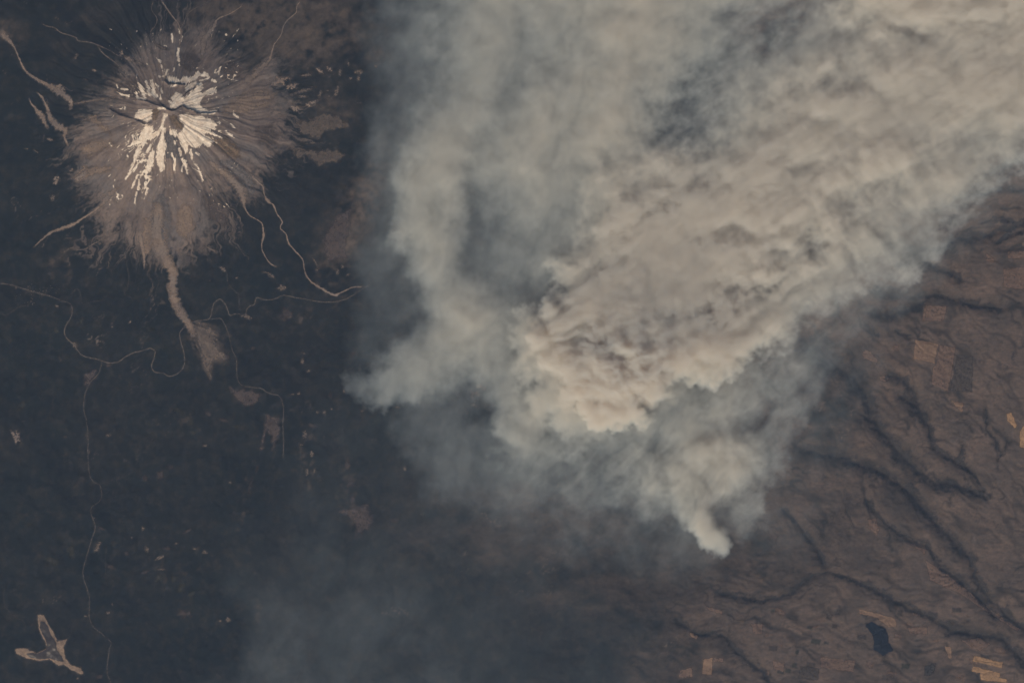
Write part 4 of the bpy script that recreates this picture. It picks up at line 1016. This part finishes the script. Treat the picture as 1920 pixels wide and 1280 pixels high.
    x0, x1 = float(WX(us[0])), float(WX(us[-1])); y0, y1 = float(WY(vs[0])), float(WY(vs[-1]))
    ix = M('ROUND', M('MULTIPLY', M('SUBTRACT', X, x0), (nx - 1) / (x1 - x0)))
    iy = M('ROUND', M('MULTIPLY', M('SUBTRACT', Y, y0), (ny - 1) / (y1 - y0)))
    idx = M('ADD', M('MULTIPLY', M('MINIMUM', M('MAXIMUM', iy, 0), ny - 1), nx), M('MINIMUM', M('MAXIMUM', ix, 0), nx - 1))

    def sample(att):
        na = N.new('GeometryNodeInputNamedAttribute'); na.data_type = 'FLOAT'; na.inputs[0].default_value = att
        si = N.new('GeometryNodeSampleIndex'); si.data_type = 'FLOAT'; si.domain = 'POINT'; si.clamp = True
        L.new(gi.outputs[0], si.inputs['Geometry']); L.new(na.outputs[0], si.inputs['Value']); L.new(idx, si.inputs['Index'])
        return si.outputs[0]
    tt, tp, soft = sample('depth'), sample('top'), sample('soft')
    size, amp, hard = lump
    no = N.new('ShaderNodeTexNoise'); no.inputs['Scale'].default_value = 1.0 / size; no.inputs['Detail'].default_value = 5; no.inputs['Roughness'].default_value = 0.58
    L.new(pos, no.inputs['Vector'])
    n01 = M('MULTIPLY', M('SUBTRACT', no.outputs[0], 0.5), sample('lumpy'))
    # height above the base as a share of the layer, a soft top and a lumpy body
    under = M('ADD', M('DIVIDE', M('SUBTRACT', tp, Z), soft), M('MULTIPLY', n01, amp), None)
    body = M('MULTIPLY', M('SMOOTH_MIN', M('MAXIMUM', under, 0), 1.0, 0.25), M('MAXIMUM', M('ADD', 1.0, M('MULTIPLY', n01, hard)), 0))
    dens = M('DIVIDE', M('MULTIPLY', body, tt), M('MAXIMUM', M('SUBTRACT', tp, base), 150))
    dens = M('MULTIPLY', dens, M('GREATER_THAN', tt, 0.006))
    dens = M('MULTIPLY', dens, M('GREATER_THAN', body, 0.02))
    vc = N.new('GeometryNodeVolumeCube')
    vc.inputs['Min'].default_value = (x0, y0, zmin); vc.inputs['Max'].default_value = (x1, y1, zmax)
    for k_, val in zip('XYZ', (nx, ny, nz)): vc.inputs['Resolution ' + k_].default_value = val
    L.new(M('MULTIPLY', dens, 1000.0), vc.inputs['Density'])       # grid in 1/km, turned back to 1/m in the material
    sm = N.new('GeometryNodeSetMaterial'); sm.inputs['Material'].default_value = mat
    L.new(vc.outputs[0], sm.inputs[0]); L.new(sm.outputs[0], go.inputs[0])
    o.modifiers.new('volume', 'NODES').node_group = ng
    return o


def top_main(U, V, tau):
    head = bell(1165, 690, 170, 115, U, V)
    b = billow(U / 46, V / 46, 4, 520)
    b2 = fbm(U / 90, V / 90, 5, 522, 0.6)
    return 1500 + 700 * np.clip(tau / 6, 0, 1) + 900 * head + (560 * head + 50) * (b - 0.55) + 180 * b2, 170 + 900 * (1 - head), 0.2 + 0.9 * head


def top_soft(h, k, soft):
    return lambda U, V, tau: (h + k * np.clip(tau / 3, 0, 1) + 180 * fbm(U / 80, V / 80, 5, 530, 0.6), soft + 0 * U, 1.0 + 0 * U)


def top_tip(U, V, tau):
    tip = bell(1330, 985, 45, 50, U, V)
    return 950 + 700 * np.clip(tau / 3, 0, 1) + 220 * fbm(U / 60, V / 60, 5, 531, 0.6) + 200 * tip, 560 - 200 * tip, 1.0 + 0 * U


plume('smoke_plume', 'dense cream cauliflower-headed smoke plume streaming north-east', (900, -460, 2340, 900), [
    [(1150, 762, 64, 11), (1135, 700, 108, 13), (1195, 620, 140, 11), (1280, 500, 185, 7.5), (1400, 380, 205, 5.4), (1560, 275, 200, 3.7), (1760, 170, 190, 3.2), (1990, 70, 200, 3.4), (2330, -90, 230, 3.2)],
    [(1190, 690, 90, 11), (1320, 655, 74, 7), (1460, 572, 76, 3.4), (1590, 490, 84, 2.8), (1700, 390, 100, 2.4), (1850, 248, 108, 2.0), (1990, 155, 115, 2.0), (2330, -10, 150, 2.0)],
    [(1045, 655, 62, 9), (1110, 560, 95, 7), (1170, 440, 110, 4), (1240, 340, 110, 3.2)],
    [(1560, -260, 200, 3), (1640, -30, 120, 5), (1800, 20, 100, 4.4), (2000, 50, 110, 4), (2330, -60, 150, 3.6)],
    [(1300, 330, 170, 1.5), (1390, 180, 200, 1.4), (1520, 80, 200, 1.3), (1720, 60, 200, 1.7), (2000, -150, 260, 1.8)],
    [(1410, 110, 120, 1.2), (1260, 60, 160, 1.4), (1380, -60, 160, 1.8), (1560, -330, 260, 1.8)],
    [(1010, 640, 60, 1.6), (1030, 730, 60, 1.6), (1090, 800, 60, 1.3)],
], top_main, 500, 46, (-0.45, 210, 105, 1.25), (700, 0.9, 0.5), 40, M_smoke, under=[[(1180, 600, 130, 1.2), (1300, 440, 220, 1.1), (1460, 320, 250, 1.0), (1700, 200, 270, 1.0), (1990, 60, 280, 1.0), (2330, -120, 300, 1.0)], [(1480, 610, 90, 0.3), (1650, 500, 95, 0.34), (1780, 400, 95, 0.3), (1930, 300, 100, 0.3), (2250, 120, 120, 0.3)], [(1090, 420, 120, 0.9), (1180, 280, 130, 1.1)], [(1010, 640, 70, 1.2), (1040, 740, 60, 1.0), (1150, 815, 70, 0.7), (1260, 760, 70, 0.6)]], finger=(0.95, 95, 24, 0.42, (1640, 410, 180, 170)), holes=[
    (1185, 290, 34, 16, 0.5, 0.59), (1420, 440, 80, 22, -0.35, 0.53), (1470, 480, 60, 20, -0.3, 0.51), (1600, 178, 50, 14, 0.25, 0.59), (1350, 150, 120, 36, -0.6, 0.51), (1480, 50, 80, 22, -0.5, 0.55), (1690, 65, 70, 14, 0.6, 0.59), (1510, 315, 45, 14, 0.3, 0.47),
    (1690, 290, 30, 40, 0.3, 0.42), (1840, 25, 70, 10, -0.1, 0.42), (1900, 120, 40, 50, 0, 0.42), (1600, 390, 50, 18, 0.2, 0.42), (1140, 395, 40, 16, -0.7, 0.42), (1090, 440, 30, 14, -0.8, 0.47), (1330, 215, 70, 14, 0.2, 0.34), (1500, 545, 50, 14, -0.5, 0.42)])

plume('smoke_plume', 'broad grey smoke plume curving north beside the volcano', (560, -460, 1560, 1000), [
    [(680, 718, 34, 0.8), (722, 725, 56, 1.25), (800, 682, 80, 1.35), (880, 620, 100, 1.6), (840, 520, 88, 1.6), (800, 450, 76, 2.1), (800, 370, 82, 2.1), (835, 280, 90, 1.8), (870, 180, 100, 1.35), (905, 60, 130, 1.3), (930, -120, 150, 1.4), (990, -460, 190, 1.4)],
    [(970, 850, 48, 1.1), (985, 785, 60, 1.7), (940, 700, 76, 1.4), (900, 620, 90, 1.4)],
    [(966, 832, 24, 2.0), (952, 806, 26, 1.4), (985, 780, 40, 1.2)],
    [(900, 500, 150, 0.55), (970, 570, 150, 0.75), (1020, 640, 90, 0.8)],
    [(1010, 450, 140, 1.0), (1030, 330, 155, 1.7), (1075, 250, 165, 2.0), (1140, 120, 180, 1.8), (1210, -80, 190, 1.9), (1330, -460, 230, 1.8)],
    [(950, 320, 120, 0.95), (980, 150, 135, 1.0), (1010, -80, 160, 1.2), (1100, -460, 200, 1.2)],
    [(730, 640, 90, 0.25), (715, 500, 85, 0.30), (735, 320, 85, 0.45), (770, 150, 105, 0.48), (800, -80, 125, 0.55), (860, -460, 170, 0.6)],
    [(880, 845, 130, 0.5), (820, 770, 110, 0.42), (960, 880, 100, 0.45)],
], top_soft(1200, 500, 700), 450, 40, (-1.15, 230, 90, 0.85), (800, 0.8, 0.6), 20, M_smoke, under=[[(860, 640, 150, 0.3), (860, 480, 170, 0.35), (870, 300, 190, 0.4), (960, 120, 240, 0.55), (1080, -100, 280, 0.7), (1180, -460, 320, 0.8)]], holes=[
    (880, 440, 22, 50, 0.15, 0.6), (890, 500, 20, 30, 0, 0.45), (960, 160, 24, 90, 0.25, 0.4), (980, 60, 40, 60, 0.1, 0.25), (960, 540, 60, 60, 0, 0.35), (760, 610, 34, 22, -0.8, 0.6), (880, 750, 50, 36, 0.2, 0.6), (740, 690, 20, 12, 0, 0.5), (1090, 470, 50, 60, 0.4, 0.3)])

plume('smoke_plume', 'grey southern smoke plume with one bright pointed tip', (860, 480, 1800, 1190), [
    [(1345, 1008, 24, 2.0), (1322, 985, 40, 3.0), (1296, 950, 54, 2.2), (1310, 890, 90, 1.8), (1375, 870, 76, 2.5), (1400, 925, 50, 1.1)],
    [(1340, 950, 60, 0.9), (1390, 960, 60, 0.7)],
    [(1225, 885, 115, 1.45), (1290, 800, 130, 1.25), (1390, 740, 92, 1.35), (1440, 680, 90, 0.8)],
    [(1435, 855, 60, 0.9), (1485, 785, 48, 0.75), (1505, 690, 62, 0.5), (1555, 605, 70, 0.42), (1650, 520, 70, 0.42)],
    [(1130, 900, 110, 0.75), (1060, 850, 120, 0.65), (1000, 800, 90, 0.6)],
    [(1260, 1010, 100, 0.26), (1120, 965, 120, 0.24), (1000, 930, 110, 0.22)],
    [(1520, 720, 110, 0.14), (1450, 980, 110, 0.12), (1600, 620, 110, 0.14)],
], top_tip, 400, 34, (-0.9, 140, 70, 1.3), (600, 1.2, 0.9), 20, M_smoke)

plume('smoke_veil', 'thin low veil of smoke over the southern forest', (300, 720, 1330, 1640), [
    [(470, 1010, 80, 0.03), (505, 1100, 80, 0.13), (515, 1190, 80, 0.20), (540, 1400, 110, 0.30), (560, 1640, 150, 0.3)],
    [(600, 960, 120, 0.08), (650, 1080, 190, 0.15), (700, 1300, 260, 0.18), (740, 1600, 300, 0.18)],
    [(420, 1400, 150, 0.14), (580, 1400, 160, 0.14)],
    [(900, 1200, 300, 0.10), (1080, 1290, 240, 0.09), (1050, 1560, 240, 0.09)],
    [(680, 830, 130, 0.07), (800, 920, 160, 0.09), (980, 980, 170, 0.10)],
], top_soft(700, 200, 420), 350, 60, (-1.0, 240, 110, 1.1), (1300, 0.5, 0.4), 14, M_smoke)

# ------------------------------------------------------------------ the blue air between orbit and ground
HAZE = True
if HAZE:
    x0, x1, y0, y1 = WX(-3700), WX(5600), WY(5200), WY(-3900)
    zb, zt = float(LAND.Z.min()) - 260, CAM_H + 2000
    co = [(x0, y0, zb), (x1, y0, zb), (x1, y1, zb), (x0, y1, zb), (x0, y0, zt), (x1, y0, zt), (x1, y1, zt), (x0, y1, zt)]
    q = [(3, 2, 1, 0), (4, 5, 6, 7), (0, 1, 5, 4), (1, 2, 6, 5), (2, 3, 7, 6), (3, 0, 4, 7)]
    m = bpy.data.materials.new('air'); m.use_nodes = True
    T = m.node_tree; T.nodes.clear()
    out = T.nodes.new('ShaderNodeOutputMaterial'); pv = T.nodes.new('ShaderNodeVolumePrincipled')
    pv.inputs['Color'].default_value = (0.42, 0.62, 1.0, 1); pv.inputs['Absorption Color'].default_value = (1, 1, 1, 1)
    pv.inputs['Density'].default_value = 0.125 / CAM_H
    T.links.new(pv.outputs[0], out.inputs['Volume'])
    tag(mesh_quads('haze', co, q, m, smooth=False), 'thin bluish air between the camera and the ground', 'haze', kind='stuff')
